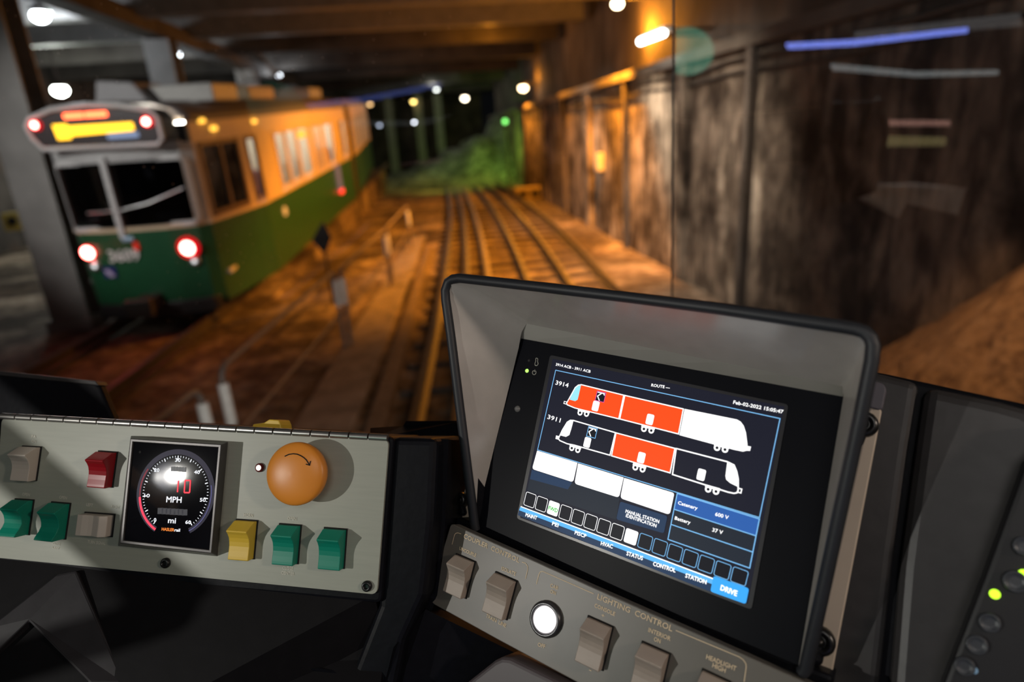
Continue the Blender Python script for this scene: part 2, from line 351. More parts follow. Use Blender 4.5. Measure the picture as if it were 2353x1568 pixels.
lamp('amber far lamp above the front end of the tram', on(850, 240, 1, 36), .1, (1., .6, .25), 4, 0)
for p, tg, pw, sp in (((3.45, 13.0, 4.6), (1.7, 14.5, 0), 3500, 124), ((3.5, 26.7, 4.1), (1.5, 26, 0), 900, 150), ((3.3, 19.5, 4.8), (0, 18, 0), 700, 140)):
    light('sodium_light', p, pw, SOD, .12, kind='SPOT', target=tg, spot=R(sp), blend=.35)
light('wall_fill', (1.2, 15.5, 4.6), 520, (1., .8, .62), .2, kind='SPOT', target=(4.05, 17, 1.2), spot=R(80), blend=.9)  # added fill on the stained wall, no lamp body belongs to it
light('sodium_glow', (4.18, 13.2, 4.3), 260, SOD, .05); light('sodium_glow', (4.22, 27.2, 4.6), 40, SOD, .05); light('sodium_glow', (2.0, 20.5, 5.0), 80, SOD, .1)  # bare points added for the orange splashes and a ceiling beam streak
light('sodium_light', (2.7, 3.0, 3.4), 150, (1., .5, .2), .15, kind='SPOT', target=(3.5, 3.9, .3), spot=R(48), blend=.6)  # added out-of-view spot that brightens the rubble bank
light('wall_fill', (1.0, 7.4, 4.6), 760, (1., .82, .64), .2, kind='SPOT', target=(4.05, 9.6, 1.0), spot=R(76), blend=.8)  # second added fill, on the nearer stretch of wall
# fluorescent fitting on the wall
p = V3((3.62, 10.6, 3.86)); t = thing('fluorescent_light', 'short white fluorescent tube fitting on the right wall beside the orange glow', 'light', p)
dv = V3((.0, 1., .02)).normalized()
mb = MB(); mb.tube([dv*-.55, dv*.55], .05, 12); mb.build('tube', emit('fluorescent white', (1., .98, .9), 14), t)
mb = MB(); mb.box((.07, 0, .05), (.14, 1.3, .06)); mb.build('reflector', mat('white enamel', (.6, .6, .55), .4), t)
for q in (-.3, .3): mb = MB(); mb.box((.5, q, .05), (.78, .05, .05)); mb.build('bracket', M_darksteel, t)
light('lamp_light', p + V3((-.8, .8, -.4)), 300, (1., .82, .6), .12, t, kind='SPOT', target=(4.3, 11.9, 1.3), spot=R(115), blend=.8)
# small things along the right wall
p = on(1378, 372, 0, 3.965); mb = MB(); mb.box(p, (.16, .22, .42)); mb.box(p + V3((-.09, 0, .0)), (.02, .17, .34))
tag(mb.build('junction_box', mat('pale box', (.62, .62, .64), .5), bevel=.01), 'small pale junction box fixed to the stained right wall', 'junction box')
p = V3((3.5, 24.6, 0)); t = thing('track_box', 'low yellow track box with two dark openings at the foot of the wall', 'track box', p)
mb = MB(); mb.box((0, 0, .22), (.95, .5, .4)); mb.box((0, 0, .43), (1.02, .56, .05)); mb.build('case', mat('dull yellow', (.62, .45, .1), .6), t, bevel=.015)
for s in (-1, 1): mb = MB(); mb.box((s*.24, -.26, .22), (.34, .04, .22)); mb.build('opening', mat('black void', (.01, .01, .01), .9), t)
p = V3((-9.55, 15.9, 0)); t = thing('warning_box', 'yellow box with two dark holes on a post, far left behind the column', 'box', p)
mb = MB(); mb.box((0, 0, 1.3), (.85, .3, .4)); mb.build('case', MATS['dull yellow'], t, bevel=.02)
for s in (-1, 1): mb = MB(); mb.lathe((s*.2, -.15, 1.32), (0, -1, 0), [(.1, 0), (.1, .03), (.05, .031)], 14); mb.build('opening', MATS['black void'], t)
mb = MB(); mb.tube([(0, 0, 0), (0, 0, 1.12)], .06); mb.build('post', M_darksteel, t)
p = V3((-1.93, 10.45, 0)); t = thing('trackside_sign', 'black diamond shaped board on a short post between tram and railing', 'sign', p)
mb = MB(); q = [(-.17, 0, 1.1), (.0, 0, .84), (.15, 0, 1.12), (.05, 0, 1.4)]; mb.prism(q, (0, .03, 0)); mb.build('board', mat('matt black', (.012, .012, .013), .6), t)
mb = MB(); mb.tube([(0, .05, 0), (0, .05, 1.1)], .02); mb.build('post', M_darksteel, t)
# conduit along the ledge and cables on the wall
for k, (z, r_, lb) in enumerate(((3.25, .03, 'upper dark conduit clipped under the ledge of the right wall'), (3.1, .022, 'lower thin conduit clipped under the ledge of the right wall'))):
    mb = MB(); mb.tube([(4.0, y, z + .03*sin(y*1.7)) for y in [3+i*.8 for i in range(34)]], r_, 8)
    tag(mb.build('conduit', M_darksteel), lb, 'conduit')
# green signal added at the bend to account for the green light
p = V3((3.5, 31, 0)); t = thing('added_signal', 'small added track signal on a post, for the green light at the bend', 'signal', p)
mb = MB(); mb.tube([(0, 0, 0), (0, 0, 3.0)], .05); mb.build('post', M_darksteel, t)
mb = MB(); mb.box((0, 0, 2.95), (.3, .25, .5)); hd = mb.build('head', MATS['matt black'], t, bevel=.02)
mb = MB(); mb.lathe((-.02, -.13, 3.0), (0, -1, 0), [(.1, 0), (.1, .02), (.06, .04)], 16); mb.build('lens', emit('signal green', (.25, 1., .2), 3), t)
light('green_spot', p + V3((-1.6, -2.2, 2.2)), 420, (.48, 1., .1), .1, t, kind='SPOT', target=(3.9, 33, 1.6), spot=R(110), blend=1.)  # added green spot on bank and wall, set away from the head
light('green_fill', (.6, 28.6, 2.9), 420, (.5, 1., .12), .1, t, kind='SPOT', target=(.6, 33, .3), spot=R(110), blend=1.)  # added green fill over the track bend, no lamp body of its own

# ================================================================== THE GREEN TRAM AHEAD
tram = thing('tram', 'green and cream articulated tram seen from behind with red tail lamps lit', 'tram', M=Matrix.Translation(TO) @ TR)
M_green = mat('tram green', (.012, .082, .034), .35, var=.1, scale=3)
M_cream = mat('tram cream', (.66, .52, .36), .4, var=.06, scale=3)
M_grey = mat('tram grey', (.42, .42, .42), .45, scale=3)
M_silver = mat('bright metal', (.7, .7, .7), .3, .8)
M_black = mat('tram black', (.015, .014, .015), .5)
M_dkglass = pane_mat('tram dark glass', .08, tint=(.25, .26, .28)); M_clglass = pane_mat('tram clear glass', .06, tint=(.92, .92, .9))
M_inner = mat('tram interior', (.68, .67, .62), .5)
LEN = 10.5
half = [(0, -.1), (.45, -.075), (.84, .02), (.97, .18), (1.22, 1.37), (1.3, 1.85), (1.3, LEN)]
def arc_pt(s):
    """point of the right-hand outline at plan distance y=s (past the corner)"""
    for (x0, y0), (x1, y1) in zip(half[3:], half[4:]):
        if s <= y1: return V3((x0 + (x1-x0)*(s-y0)/(y1-y0), s, 0))
    return V3((1.3, s, 0))
def side(mb, s0, s1, z0, z1, sg=1, th=.05, out=0., mi=0):
    ss = [s0] + [y for x, y in half[4:6] if s0 < y < s1] + [s1]
    for a, b in zip(ss, ss[1:]):
        p, q = arc_pt(a), arc_pt(b); n = V3(((q-p).y, -(q-p).x, 0)).normalized()
        p = p + n*out; q = q + n*out
        pts = [V3((p.x*sg, p.y, z0)), V3((q.x*sg, q.y, z0)), V3((q.x*sg, q.y, z1)), V3((p.x*sg, p.y, z1))]
        mb.prism(pts, V3((-n.x*sg, -n.y, 0))*th, mi)
def plan(y0=None): return [V3((x, y, 0)) for x, y in half] 
def face_strip(mb, x0, x1, z0, z1, th=.05, out=0., lean=0., mi=0):
    """strip of the bowed rear end between two x"""
    xs = sorted(set([x0, x1] + [q for q in (-.84, -.45, 0, .45, .84) if x0 < q < x1]))
    def yy(x):
        x = abs(x)
        for (a, ya), (b, yb) in zip(half[:4], half[1:4]):
            if x <= b+1e-6: return ya + (yb-ya)*(x-a)/(b-a)
        return .18
    for a, b in zip(xs, xs[1:]):
        mb.prism([V3((a, yy(a)-out, z0)), V3((b, yy(b)-out, z0)), V3((b, yy(b)-out+lean, z1)), V3((a, yy(a)-out+lean, z1))], (0, th, 0), mi)
# lower body
mb = MB()
face_strip(mb, -.97, .97, .42, 1.57); body = None
for sg in (1, -1): side(mb, .18, LEN, .38, 1.57, sg)
mb.build('lower_body', M_green, tram)
mb = MB(); face_strip(mb, -.9, .9, .28, .5, .12, .05); mb.build('bumper', M_black, tram, bevel=.02)
mb = MB()
for sg in (1, -1): side(mb, .18, LEN, 1.57, 1.63, sg, .06, .015)
face_strip(mb, -.97, .97, 1.57, 1.62, .06, .015); mb.build('waist_rail', M_cream, tram)
# rear end round the windscreen
mb = MB(); face_strip(mb, -.97, -.86, 1.62, 2.72); face_strip(mb, .86, .97, 1.62, 2.72); face_strip(mb, -.86, .86, 2.52, 2.75); mb.build('rear_end', M_grey, tram)
def ring(mb, x0, x1, z0, z1, wd, yf, rad=.1, dep=.05):
    pts = []
    for cx, cz, a0 in ((x1-rad, z1-rad, 0), (x0+rad, z1-rad, 90), (x0+rad, z0+rad, 180), (x1-rad, z0+rad, 270)):
        for k in range(6): a = R(a0+k*18); pts.append((cx, cz, cos(a), sin(a)))
    n = len(pts); vs = []
    for d, y in ((rad, -dep), (rad-wd, -dep), (rad-wd, .01), (rad, .01)):
        vs += [V3((cx + c*d, yf(cx+c*d)+y, cz + s*d)) for cx, cz, c, s in pts]
    mb.add(vs, [(q*n+k, q*n+(k+1) % n, ((q+1) % 4)*n+(k+1) % n, ((q+1) % 4)*n+k) for q in range(4) for k in range(n)])
def fy(x):
    x = abs(x)
    for (a, ya), (b, yb) in zip(half[:4], half[1:4]):
        if x <= b+1e-6: return ya + (yb-ya)*(x-a)/(b-a)
    return .18
mb = MB(); ring(mb, -.9, .9, 1.6, 2.56, .055, fy); fr = mb.build('windscreen_frame', mat('pale frame', (.6, .6, .6), .35), tram)
mb = MB(); face_strip(mb, -.87, .87, 1.63, 2.53, .012, -.02); mb.build('windscreen', M_dkglass, tram)
mb = MB(); mb.prism([(-.2, fy(.2)-.06, 1.5), (-.13, fy(.2)-.06, 1.5), (-.11, fy(.1)-.06, 2.6), (-.18, fy(.1)-.06, 2.6)], (0, .05, 0)); mb.build('windscreen_pillar', MATS['pale frame'], tram)
mb = MB(); mb.tube([(-.55, -.12, 1.87), (-.1, -.17, 1.88), (.3, -.14, 1.95), (.8, -.06, 2.12)], .012, 6); mb.build('wiper', M_silver, tram)
mb = MB(); mb.box((.47, .1, 1.72), (.42, .05, .14)); mb.build('notice_board', mat('pale notice', (.45, .42, .45), .6), tram)
# header with destination sign
def hd_pts(y): return [V3((x, y, z)) for x, z in ((-.84, 2.86), (-.72, 2.74), (.66, 2.7), (.72, 2.76), (.7, 3.08), (.62, 3.2), (.3, 3.26), (-.1, 3.29), (-.55, 3.27), (-.9, 3.2))]
hp = [V3((x, 0, z)) for x, z in ((-.9, 2.9), (-.8, 2.75), (.68, 2.72), (.76, 2.8), (.76, 3.06), (.68, 3.16), (.3, 3.24), (-.1, 3.27), (-.55, 3.24), (-.86, 3.14), (-.93, 3.05))]
mb = MB(); mb.prism([p + V3((0, -.2, 0)) for p in hp], (0, .5, 0)); hdr = mb.build('sign_header', mat('header dark', (.02, .012, .014), .4), tram, bevel=.02)
mb = MB(); mb.tube([p + V3((0, -.21, 0)) for p in hp], .032, 8, closed=True); mb.build('header_trim', MATS['pale frame'], tram)
mb = MB(); mb.prism([(-.58, -.215, 2.86), (-.42, -.215, 2.86), (-.4, -.215, 2.9), (.42, -.215, 2.92), (.42, -.215, 3.02), (-.42, -.215, 3.02), (-.42, -.215, 3.05), (-.6, -.215, 3.05)], (0, .02, 0))
mb.build('destination_sign', emit('amber sign', (1., .52, .02), 3.2), tram)
mb = MB(); mb.box((.26, -.212, 2.865), (.4, .015, .07)); mb.build('sign_window', emit('pale blue sign', (.35, .45, .7), .7), tram)
M_tail = emit('tail red', (1., .03, .03), 9); M_tailhot = emit('tail red hot', (1., .12, .1), 40)
for x0, x1 in ((-.42, -.17), (-.15, .13)):
    mb = MB(); mb.box(((x0+x1)/2, -.215, 3.145), (x1-x0, .03, .06)); mb.build('brake_strip', emit('brake strip', (1., .12, .04), 7), tram, bevel=.01)
def roundlamp(name, x, z, r, m, y=-.2, hot=None, hr=.5):
    mb = MB(); mb.lathe((x, y, z), (0, -1, 0), [(r, 0), (r, .03), (r*.7, .05)], 20); o = mb.build(name, m, tram)
    if hot: mb = MB(); mb.lathe((x, y-.05, z), (0, -1, 0), [(r*hr, 0), (r*hr*.8, .015)], 16); mb.build('bulb', hot, o)
    return o
M_red = emit('red lens', (1., .01, .02), .8)
roundlamp('marker_lamp', -.8, 3.06, .07, M_red, -.2, M_tailhot, .6); roundlamp('marker_lamp', .62, 3.02, .075, M_red, -.2, M_tailhot, .6)
roundlamp('tail_lamp', -.76, 1.3, .11, M_red, -.0, M_tailhot, .8); roundlamp('tail_lamp', .66, 1.27, .16, M_red, -.03, M_tailhot, .6)
for x in (-.72, .7): 
    mb = MB(); mb.lathe((x, -.02, 1.1 if x < 0 else 1.07), (0, -1, 0), [(.075, 0), (.08, .03), (.05, .04)], 18); o = mb.build('headlamp', M_silver, tram)
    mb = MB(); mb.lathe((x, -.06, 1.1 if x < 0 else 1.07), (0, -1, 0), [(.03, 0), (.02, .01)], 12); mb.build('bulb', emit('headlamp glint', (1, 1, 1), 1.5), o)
for x, col in ((-.76, 60), (.66, 90)):
    light('tail_light', TO + V3((x*1., -.75, 1.25)), .7, (1., .04, .03), .06, tram)
mb = MB(); write(mb, '3609', (-.44, -.125, 1.16), (-.02, -.125, 1.16), .17, up=V3((0, 0, 1)), bold=.008); mb.build('number', mat('white paint', (.75, .75, .72), .5), tram)
mb = MB(); mb.prism([(-.6, -.085, 1.08), (-.42, -.1, 1.08), (-.42, -.1, .92), (-.6, -.085, .92)], (0, .02, 0)); em = mb.build('badge', mat('badge blue', (.03, .025, .2), .4), tram)
mb = MB(); mb.prism([(-.58, -.1, 1.03), (-.52, -.105, 1.05), (-.44, -.115, .95), (-.5, -.11, .93)], (0, .012, 0)); mb.build('badge_stripe', mat('badge pale', (.55, .5, .7), .5), em)
mb = MB(); mb.box((-.02, -.13, 1.36), (.05, .04, .11)); mb.build('reflector', emit('small red', (1., .05, .03), .5), tram)
mb = MB(); mb.box((-.1, -.13, 1.47), (.16, .05, .06)); mb.build('latch', mat('pale blue metal', (.35, .5, .65), .3, .3), tram, bevel=.01)
# coupler and bogie shapes below
mb = MB(); mb.box((0, -.25, .55), (.28, .5, .18)); mb.box((0, -.52, .55), (.36, .12, .26)); mb.build('coupler', M_darksteel, tram, bevel=.02)
for s in (1.9, 8.3):
    mb = MB(); mb.box((0, s+.9, .5), (1.7, 2.2, .25)); bo = mb.build('bogie', M_darksteel, tram, bevel=.03)
    for dx in (-.75, .75):
        for dy in (.2, 1.6): mb = MB(); mb.lathe((dx-.06, s+dy, .42), (1, 0, 0), [(.33, 0), (.33, .1), (.3, .12)], 20); mb.build('wheel', M_darksteel, bo)
# side walls above the belt: pillars and cant rail leave window openings
OPEN = [(.27, 1.32), (1.52, 1.9), (2.95, 3.6), (3.68, 4.5), (4.58, 5.6), (5.95, 6.35), (6.42, 6.9), (7.2, 8.3), (9.3, 10.1)]
mb = MB(); e = [.18]
for a, b in OPEN: e += [a, b]
e.append(LEN)
for sg in (1, -1):
    for k in range(0, len(e), 2): side(mb, e[k], e[k+1], 1.63, 2.7, sg)
    side(mb, .18, LEN, 2.7, 3.02, sg)
mb.build('side_wall', M_cream, tram)
for sg in (1, -1):
    for k, (a, b) in enumerate(OPEN):
        mb = MB(); z0 = 1.66; z1 = 2.7
        for q in ((a, a+.06, z0, z1), (b-.06, b, z0, z1), (a, b, z1-.06, z1), (a, b, z0, z0+.06)): side(mb, *q, sg, .04, .02)
        if k == 0: side(mb, .78, .83, z0, z1, sg, .04, .02)
        wf = mb.build('window_frame', mat('window frame brown', (.2, .13, .08), .4) if k < 2 else M_cream, tram)
        mb = MB(); side(mb, a+.03, b-.03, z0+.03, z1-.03, sg, .008, -.02); mb.build('pane', M_dkglass if k == 0 else M_clglass, wf)
mb = MB(); mb.box((1.25, 5.25, 2.52), (.04, .5, .13)); mb.build('side_sign', emit('amber side sign', (1., .4, .02), 2.5), tram)
# roof and floor
mb = MB(); vs = []; prof = [(1., 2.98), (.97, 3.06), (.86, 3.16), (.6, 3.24), (0, 3.28), (-.6, 3.24), (-.86, 3.16), (-.97, 3.06), (-1., 2.98)]
ys = [.1, .3, 1.37, 1.85, 4, 7, LEN]
for y in ys: vs += [V3((arc_pt(max(.18, y)).x*q, y, z)) for q, z in prof]
n = len(prof); mb.add(vs, [(i*n+k, i*n+k+1, (i+1)*n+k+1, (i+1)*n+k) for i in range(len(ys)-1) for k in range(n-1)], 0, True)
mb.build('roof', mat('tram roof grey', (.13, .12, .12), .6, scale=3), tram, solid=.03)
mb = MB(); mb.box((0, 5.3, .8), (2.1, 10, .06)); mb.build('floor_panel', M_inner, tram)
mb = MB(); mb.box((0, 1.75, 1.9), (2.2, .05, 2.1)); mb.build('cab_partition', mat('cab grey', (.05, .05, .06), .6), tram)
for i in range(7):
    for sg in (1, -1):
        y = 2.6 + i*1.05; mb = MB(); mb.box((sg*.85, y, 1.25), (.75, .42, .1)); mb.box((sg*.85, y+.24, 1.65), (.75, .08, .8)); mb.build('seat', mat('seat maroon', (.16, .06, .07), .6), tram, bevel=.03)
for i in range(4): mb = MB(); mb.tube([(.5 if i % 2 else -.5, 3+i*1.6, .85), (.5 if i % 2 else -.5, 3+i*1.6, 2.95)], .018, 8); mb.build('grab_pole', M_silver, tram)
for x in (-.45, .45): mb = MB(); mb.box((x, 6, 2.93), (.14, 8, .03)); mb.build('ceiling_lamp', emit('saloon light', (1., .95, .82), 38), tram)
for k, (y, x) in enumerate(((2.9, .75), (3.64, .8), (4.54, .8), (5.75, .8), (6.38, .75), (7.05, .75), (8.7, .75))):
    mb = MB(); mb.box((x, y, 1.75), (.8, .05, 1.7)); mb.build('draught_screen', mat('screen cream', (.72, .68, .6), .5), tram)
    mb = MB(); mb.box((.2, y+.3, 1.5), (.5, .5, .75)); mb.build('seat_back', mat('seat pale', (.55, .52, .46), .6), tram, bevel=.04)
# roof equipment
mb = MB(); mb.prism([(-.5, .75, 3.27), (.28, .75, 3.27), (.1, .75, 3.55), (-.4, .75, 3.6)], (0, .9, 0)); mb.build('roof_pod', mat('pod grey', (.3, .3, .31), .5), tram, bevel=.03)
mb = MB(); mb.box((.62, 1.6, 3.37), (.95, 1.1, .26)); mb.build('roof_box', mat('box grey', (.42, .42, .4), .5), tram, bevel=.03)
mb = MB(); mb.box((.45, 4.2, 3.38), (.9, 1.6, .24)); mb.build('roof_box', mat('box brown', (.3, .2, .08), .5), tram, bevel=.03)
mb = MB(); mb.prism([(-.2, 3.0, 3.28), (.5, 3.0, 3.28), (.35, 3.0, 3.58), (-.05, 3.0, 3.58)], (0, .6, 0)); mb.build('roof_pod', MATS['pod grey'], tram, bevel=.03)
mb = MB()
for sg in (-.6, .6):
    mb.tube([(sg, 6.2, 3.35), (sg*.7, 7.6, 3.75), (sg*.5, 6.3, 4.3)], .025, 8)
mb.tube([(-.6, 6.2, 3.35), (.6, 6.2, 3.35)], .03, 8); mb.tube([(-.42, 7.6, 3.75), (.42, 7.6, 3.75)], .02, 8); mb.tube([(-.8, 6.3, 4.3), (.8, 6.3, 4.3)], .03, 8)
mb.build('pantograph', M_darksteel, tram)
mb = MB(); mb.box((.3, 9.2, 3.4), (1.1, 1.4, .26)); mb.build('roof_box', MATS['pod grey'], tram, bevel=.03)
# side details
mb = MB(); mb.lathe((1.3, 2.8, 1.27), (1, 0, 0), [(.09, 0), (.09, .015), (.06, .03)], 16); mb.build('side_lamp', emit('amber marker', (1., .45, .1), 1.0), tram)
for y, z in ((.5, 2.98), (.75, 2.86), (2.0, 2.9)):
    p = arc_pt(y); mb = MB(); mb.box((p.x+.01, y, z), (.05, .14, .055)); mb.build('marker_lamp', emit('amber small', (1., .5, .06), 2.6), tram)
for y in (8.0, 8.18): mb = MB(); mb.box((1.34, y, 1.25), (.06, .1, .7)); o = mb.build('door_light', emit('door light pink', (.5, .3, .26), .4), tram); mb = MB(); mb.box((1.36, y, .9), (.06, .1, .1)); mb.build('lens', emit('door red', (1., .04, .02), 3), o)
# articulation and front section, turned a little to the left
mb = MB()
for i in range(7): mb.box((0, LEN+.05+i*.11, 1.75), (2.42 if i % 2 else 2.54, .1, 2.5))
mb.build('bellows', mat('bellows rubber', (.05, .04, .03), .8), tram)
sec = bpy.data.objects.new('front_section', None); COL.objects.link(sec); sec.parent = tram; sec.location = (0, LEN+.8, 0); sec.rotation_euler = (0, 0, R(5))
mb = MB(); mb.box((0, 4.5, 1.0), (2.6, 9, 1.15)); mb.build('lower_body', M_green, sec)
mb = MB(); mb.box((0, 4.5, 2.85), (2.6, 9, .35)); mb.box((0, 4.5, 1.6), (2.62, 9, .08))
for y in (.3, 1.6, 3.0, 4.4, 5.8, 7.2, 8.7): mb.box((0, y, 2.15), (2.6, .5, 1.1))
mb.build('side_wall', M_cream, sec)
mb = MB(); mb.box((0, 4.5, 3.1), (2.3, 9, .25)); mb.build('roof', MATS['tram roof grey'], sec, bevel=.08)
for i in range(6):
    y = .95 + i*1.4; mb = MB(); mb.box((1.28, y, 2.15), (.03, .9, 1.0)); mb.box((-1.28, y, 2.15), (.03, .9, 1.0)); mb.build('window', emit('lit saloon window', (.9, .6, .3), .2), sec)

# headlamps of the cab we ride in, plus an added spot on the railing
light('headlamp', (-.1, 2.0, .95), 48, (1., .93, .82), .08, kind='SPOT', target=(.3, 20, .9), spot=R(95), blend=.9)
light('headlamp', (-.7, 1.9, 1.0), 42, (1., .95, .88), .06, kind='SPOT', target=(-1.55, 6.2, .95), spot=R(42), blend=.6)  # added spot that brightens the white railing sleeves
light('headlamp', (1.0, 2.0, .95), 48, (1., .93, .82), .08, kind='SPOT', target=(1.8, 20, .9), spot=R(95), blend=.9)

# ================================================================== THE CAB
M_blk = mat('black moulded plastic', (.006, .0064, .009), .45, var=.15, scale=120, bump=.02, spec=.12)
M_gry = mat('dark grey moulding', (.046, .043, .043), .42, var=.1, scale=80, bump=.02, spec=.4)
M_plate = mat('brushed grey plate', (.36, .375, .315), .42, var=.04, scale=25, stretch=(1, 12, 1))
M_cplate = mat('bronze grey plate', (.155, .145, .125), .38, var=.05, scale=40)
M_void = MATS['black void']
M_ivory = mat('ivory plastic', (.60, .53, .46), .45, var=.03); M_gcap = mat('green plastic', (.004, .25, .165), .4, var=.05)
M_rcap = mat('red plastic', (.30, .008, .014), .22, var=.05); M_ycap = mat('yellow plastic', (.74, .50, .05), .45, var=.04)
M_beige = mat('taupe plastic', (.40, .335, .28), .45, var=.06, scale=60)
M_ink = mat('pale lettering', (.72, .7, .6), .6); M_gold = mat('gold lettering', (.85, .68, .45), .6)
M_screw = mat('dark screw', (.05, .05, .05), .3, .8); M_chrome = mat('machined metal', (.45, .44, .42), .3, .9)

def sub(f, px, py, z=0):
    g = Face.__new__(Face); g.N, g.X, g.Y = f.N, f.X, f.Y; q = f.at(px, py, z); g.O = f.M @ q
    g.M = Matrix(((g.X.x, g.Y.x, g.N.x, g.O.x), (g.X.y, g.Y.y, g.N.y, g.O.y), (g.X.z, g.Y.z, g.N.z, g.O.z), (0, 0, 0, 1))); g.MI = g.M.inverted(); return g
def rounded(pts, r, n=5):
    pts = [V3(p) for p in pts]; out = []; L = len(pts)
    for i, p in enumerate(pts):
        a = (pts[i-1]-p); b = (pts[(i+1) % L]-p); rr = r[i] if isinstance(r, (list, tuple)) else r
        if rr <= 0: out.append(p); continue
        la, lb = a.length, b.length; a.normalize(); b.normalize(); d = min(rr, la*.45, lb*.45)
        for k in range(n+1):
            t = k/n; out.append((p+a*d)*(1-t)**2 + p*2*t*(1-t) + (p+b*d)*t*t)
    return out
def slab(name, f, pix, z, th, m, parent, r=0, bevel=0, seg=2):
    pts = rounded([f.at(x, y, z) for x, y in pix], r) if r else [f.at(x, y, z) for x, y in pix]
    mb = MB(); mb.prism(list(reversed(pts)), (0, 0, -th)); return mb.build(name, m, parent, bevel=bevel, seg=seg)
def pxshell(name, pts, faces, m, parent, th=.02, bevel=0):
    mb = MB(); mb.add([at_depth(*p) for p in pts], faces); o = mb.build(name, m, None, solid=th, bevel=bevel)
    o.parent = parent; o.matrix_parent_inverse = parent.matrix_world.inverted(); return o

def rocker(f, parent, q, m, label=None, flare=False, d=.017, sideways=False, name='rocker_switch'):
    TL, TRr, BR, BL = [f.at(x, y, 0) for x, y in q]; c = (TL+TRr+BR+BL)/4
    ex = ((TRr-TL)+(BR-BL))/2; ey = ((TL-BL)+(TRr-BR))/2; wd, h = ex.length, ey.length; ex.normalize(); ey = (ey - ex*ey.dot(ex)*.5).normalized(); n = V3((0, 0, 1))
    P = lambda x, y, z: c + ex*x + ey*y + n*z
    mb = MB(); mb.prism([P(-wd*.53, -h*.52, .0012), P(wd*.53, -h*.52, .0012), P(wd*.53, h*.53, .0012), P(-wd*.53, h*.53, .0012)], (0, 0, -.004))
    so = mb.build(name, M_void, parent)
    if label: so['label'] = label
    if sideways:
        prof = [(-.5, .003), (-.5, .75), (-.3, .78), (-.1, .72), (.05, .7), (.2, .8), (.32, .88), (.5, .62), (.5, .003)]
        top = [P(a*wd, h*.47, b*d) for a, b in prof]; bot = [P(a*wd, -h*.47, b*d) for a, b in prof]; bot2 = [P(a*wd, -h*.5, b*d*.95) for a, b in prof]
    else:
        e = .62 if not flare else .98
        prof = [(.5, .003), (.5, .32), (.47, .42), (.29, 1.0), (.26, 1.0), (.18, .84), (.08, .70), (-.03, .62), (-.15, .58), (-.28, .585 if not flare else .68), (-.42, .60 if not flare else .88), (-.5, e*.97), (-.52, e*.88), (-.5, .003)]
        top = [P(-wd*.48, a*h, b*d) for a, b in prof]; bot = [P(wd*.48, a*h, b*d) for a, b in prof]
    k = len(prof); mb = MB(); mb.add(top+bot, [list(range(k)), list(range(2*k-1, k-1, -1))] + [(i, i+k, (i+1) % k+k, (i+1) % k) for i in range(k)])
    mb.build('rocker_cap', m, so, bevel=.0009); return so
def screw(f, parent, px, py, r=.0048, name='screw'):
    c = f.at(px, py, 0); mb = MB(); mb.lathe(c, (0, 0, 1), [(r, 0), (r, .002), (r*.8, .0035), (r*.45, .0035), (r*.42, .0015)], 18); return mb.build(name, M_screw, parent)
def stroke(mb, f, pix, z, r, mi=0, n=6): mb.tube([f.at(x, y, z) for x, y in pix], r, n, mi)
def flatline(mb, pts, wd, mi=0, closed=False):
    pts = [V3(p) for p in pts]; L = len(pts); q = []
    for i in range(L):
        a = pts[i-1] if (i or closed) else pts[0]; b = pts[(i+1) % L] if (i < L-1 or closed) else pts[-1]
        t1 = (pts[i]-a); t2 = (b-pts[i])
        t1 = t1.normalized() if t1.length > 1e-9 else t2.normalized(); t2 = t2.normalized() if t2.length > 1e-9 else t1
        t = (t1+t2).normalized(); nn = V3((-t.y, t.x, 0)); k = max(.35, nn.dot(V3((-t1.y, t1.x, 0)))); q += [pts[i]+nn*wd/2/k, pts[i]-nn*wd/2/k]
    mb.add(q, [(2*i, 2*i+1, (2*i+3) % (2*L), (2*i+2) % (2*L)) for i in range(L if closed else L-1)], mi)

# ---- left control panel
LP = Face((.155, .13, .979), (.987, .032, -.16), 400, 1140, .6)
lp0 = sub(LP, 450, 1160)
cp = thing('control_panel', 'long grey control panel with coloured rocker switches and a big orange button', 'control panel', M=lp0.M)
slab('faceplate', lp0, [(4, 961), (893, 1011), (866, 1367), (-18, 1281)], 0, .003, M_plate, cp, r=.006)
slab('housing', lp0, [(-60, 953), (905, 1004), (876, 1388), (-60, 1302)], -.003, .12, M_blk, cp, r=.006, bevel=.003)
mb = MB(); a = lp0.at(4, 957, -.002); b = lp0.at(893, 1007, -.002); nk = 22
for i in range(nk): p = a.lerp(b, (i+.04)/nk); q = a.lerp(b, (i+.96)/nk); mb.tube([p, q], .0036, 10)
mb.build('hinge', M_chrome, cp)
for q, m, lb, fl in (([(56, 1027), (94.6, 1028), (86, 1105), (41, 1101)], M_ivory, 'ivory rocker switch above two green ones', False),
                     ([(229.6, 1038), (270, 1040.5), (260, 1120), (216, 1116)], M_rcap, 'dark red rocker switch beside the speedometer', False),
                     ([(39, 1148), (77.6, 1150), (69, 1229), (24, 1225)], M_gcap, 'leftmost green rocker switch', True),
                     ([(122, 1155), (162, 1158), (152.5, 1239), (108, 1234)], M_gcap, 'green rocker switch second from the left', True),
                     ([(546, 1195), (592, 1198), (585, 1284), (536, 1280)], M_ycap, 'yellow rocker switch under the orange button', False),
                     ([(644, 1204.7), (692.7, 1208.7), (685.4, 1295), (636, 1291)], M_gcap, 'green rocker switch right of the yellow one', False),
                     ([(747, 1214), (797, 1217.6), (792, 1306), (740, 1301)], M_gcap, 'rightmost green rocker switch', False)):
    rocker(lp0, cp, q, m, lb, fl)
rocker(lp0, cp, [(199, 1177), (263.5, 1183), (258, 1233), (191, 1229)], M_ivory, 'wide ivory rocker switch lying sideways', sideways=True, d=.014)
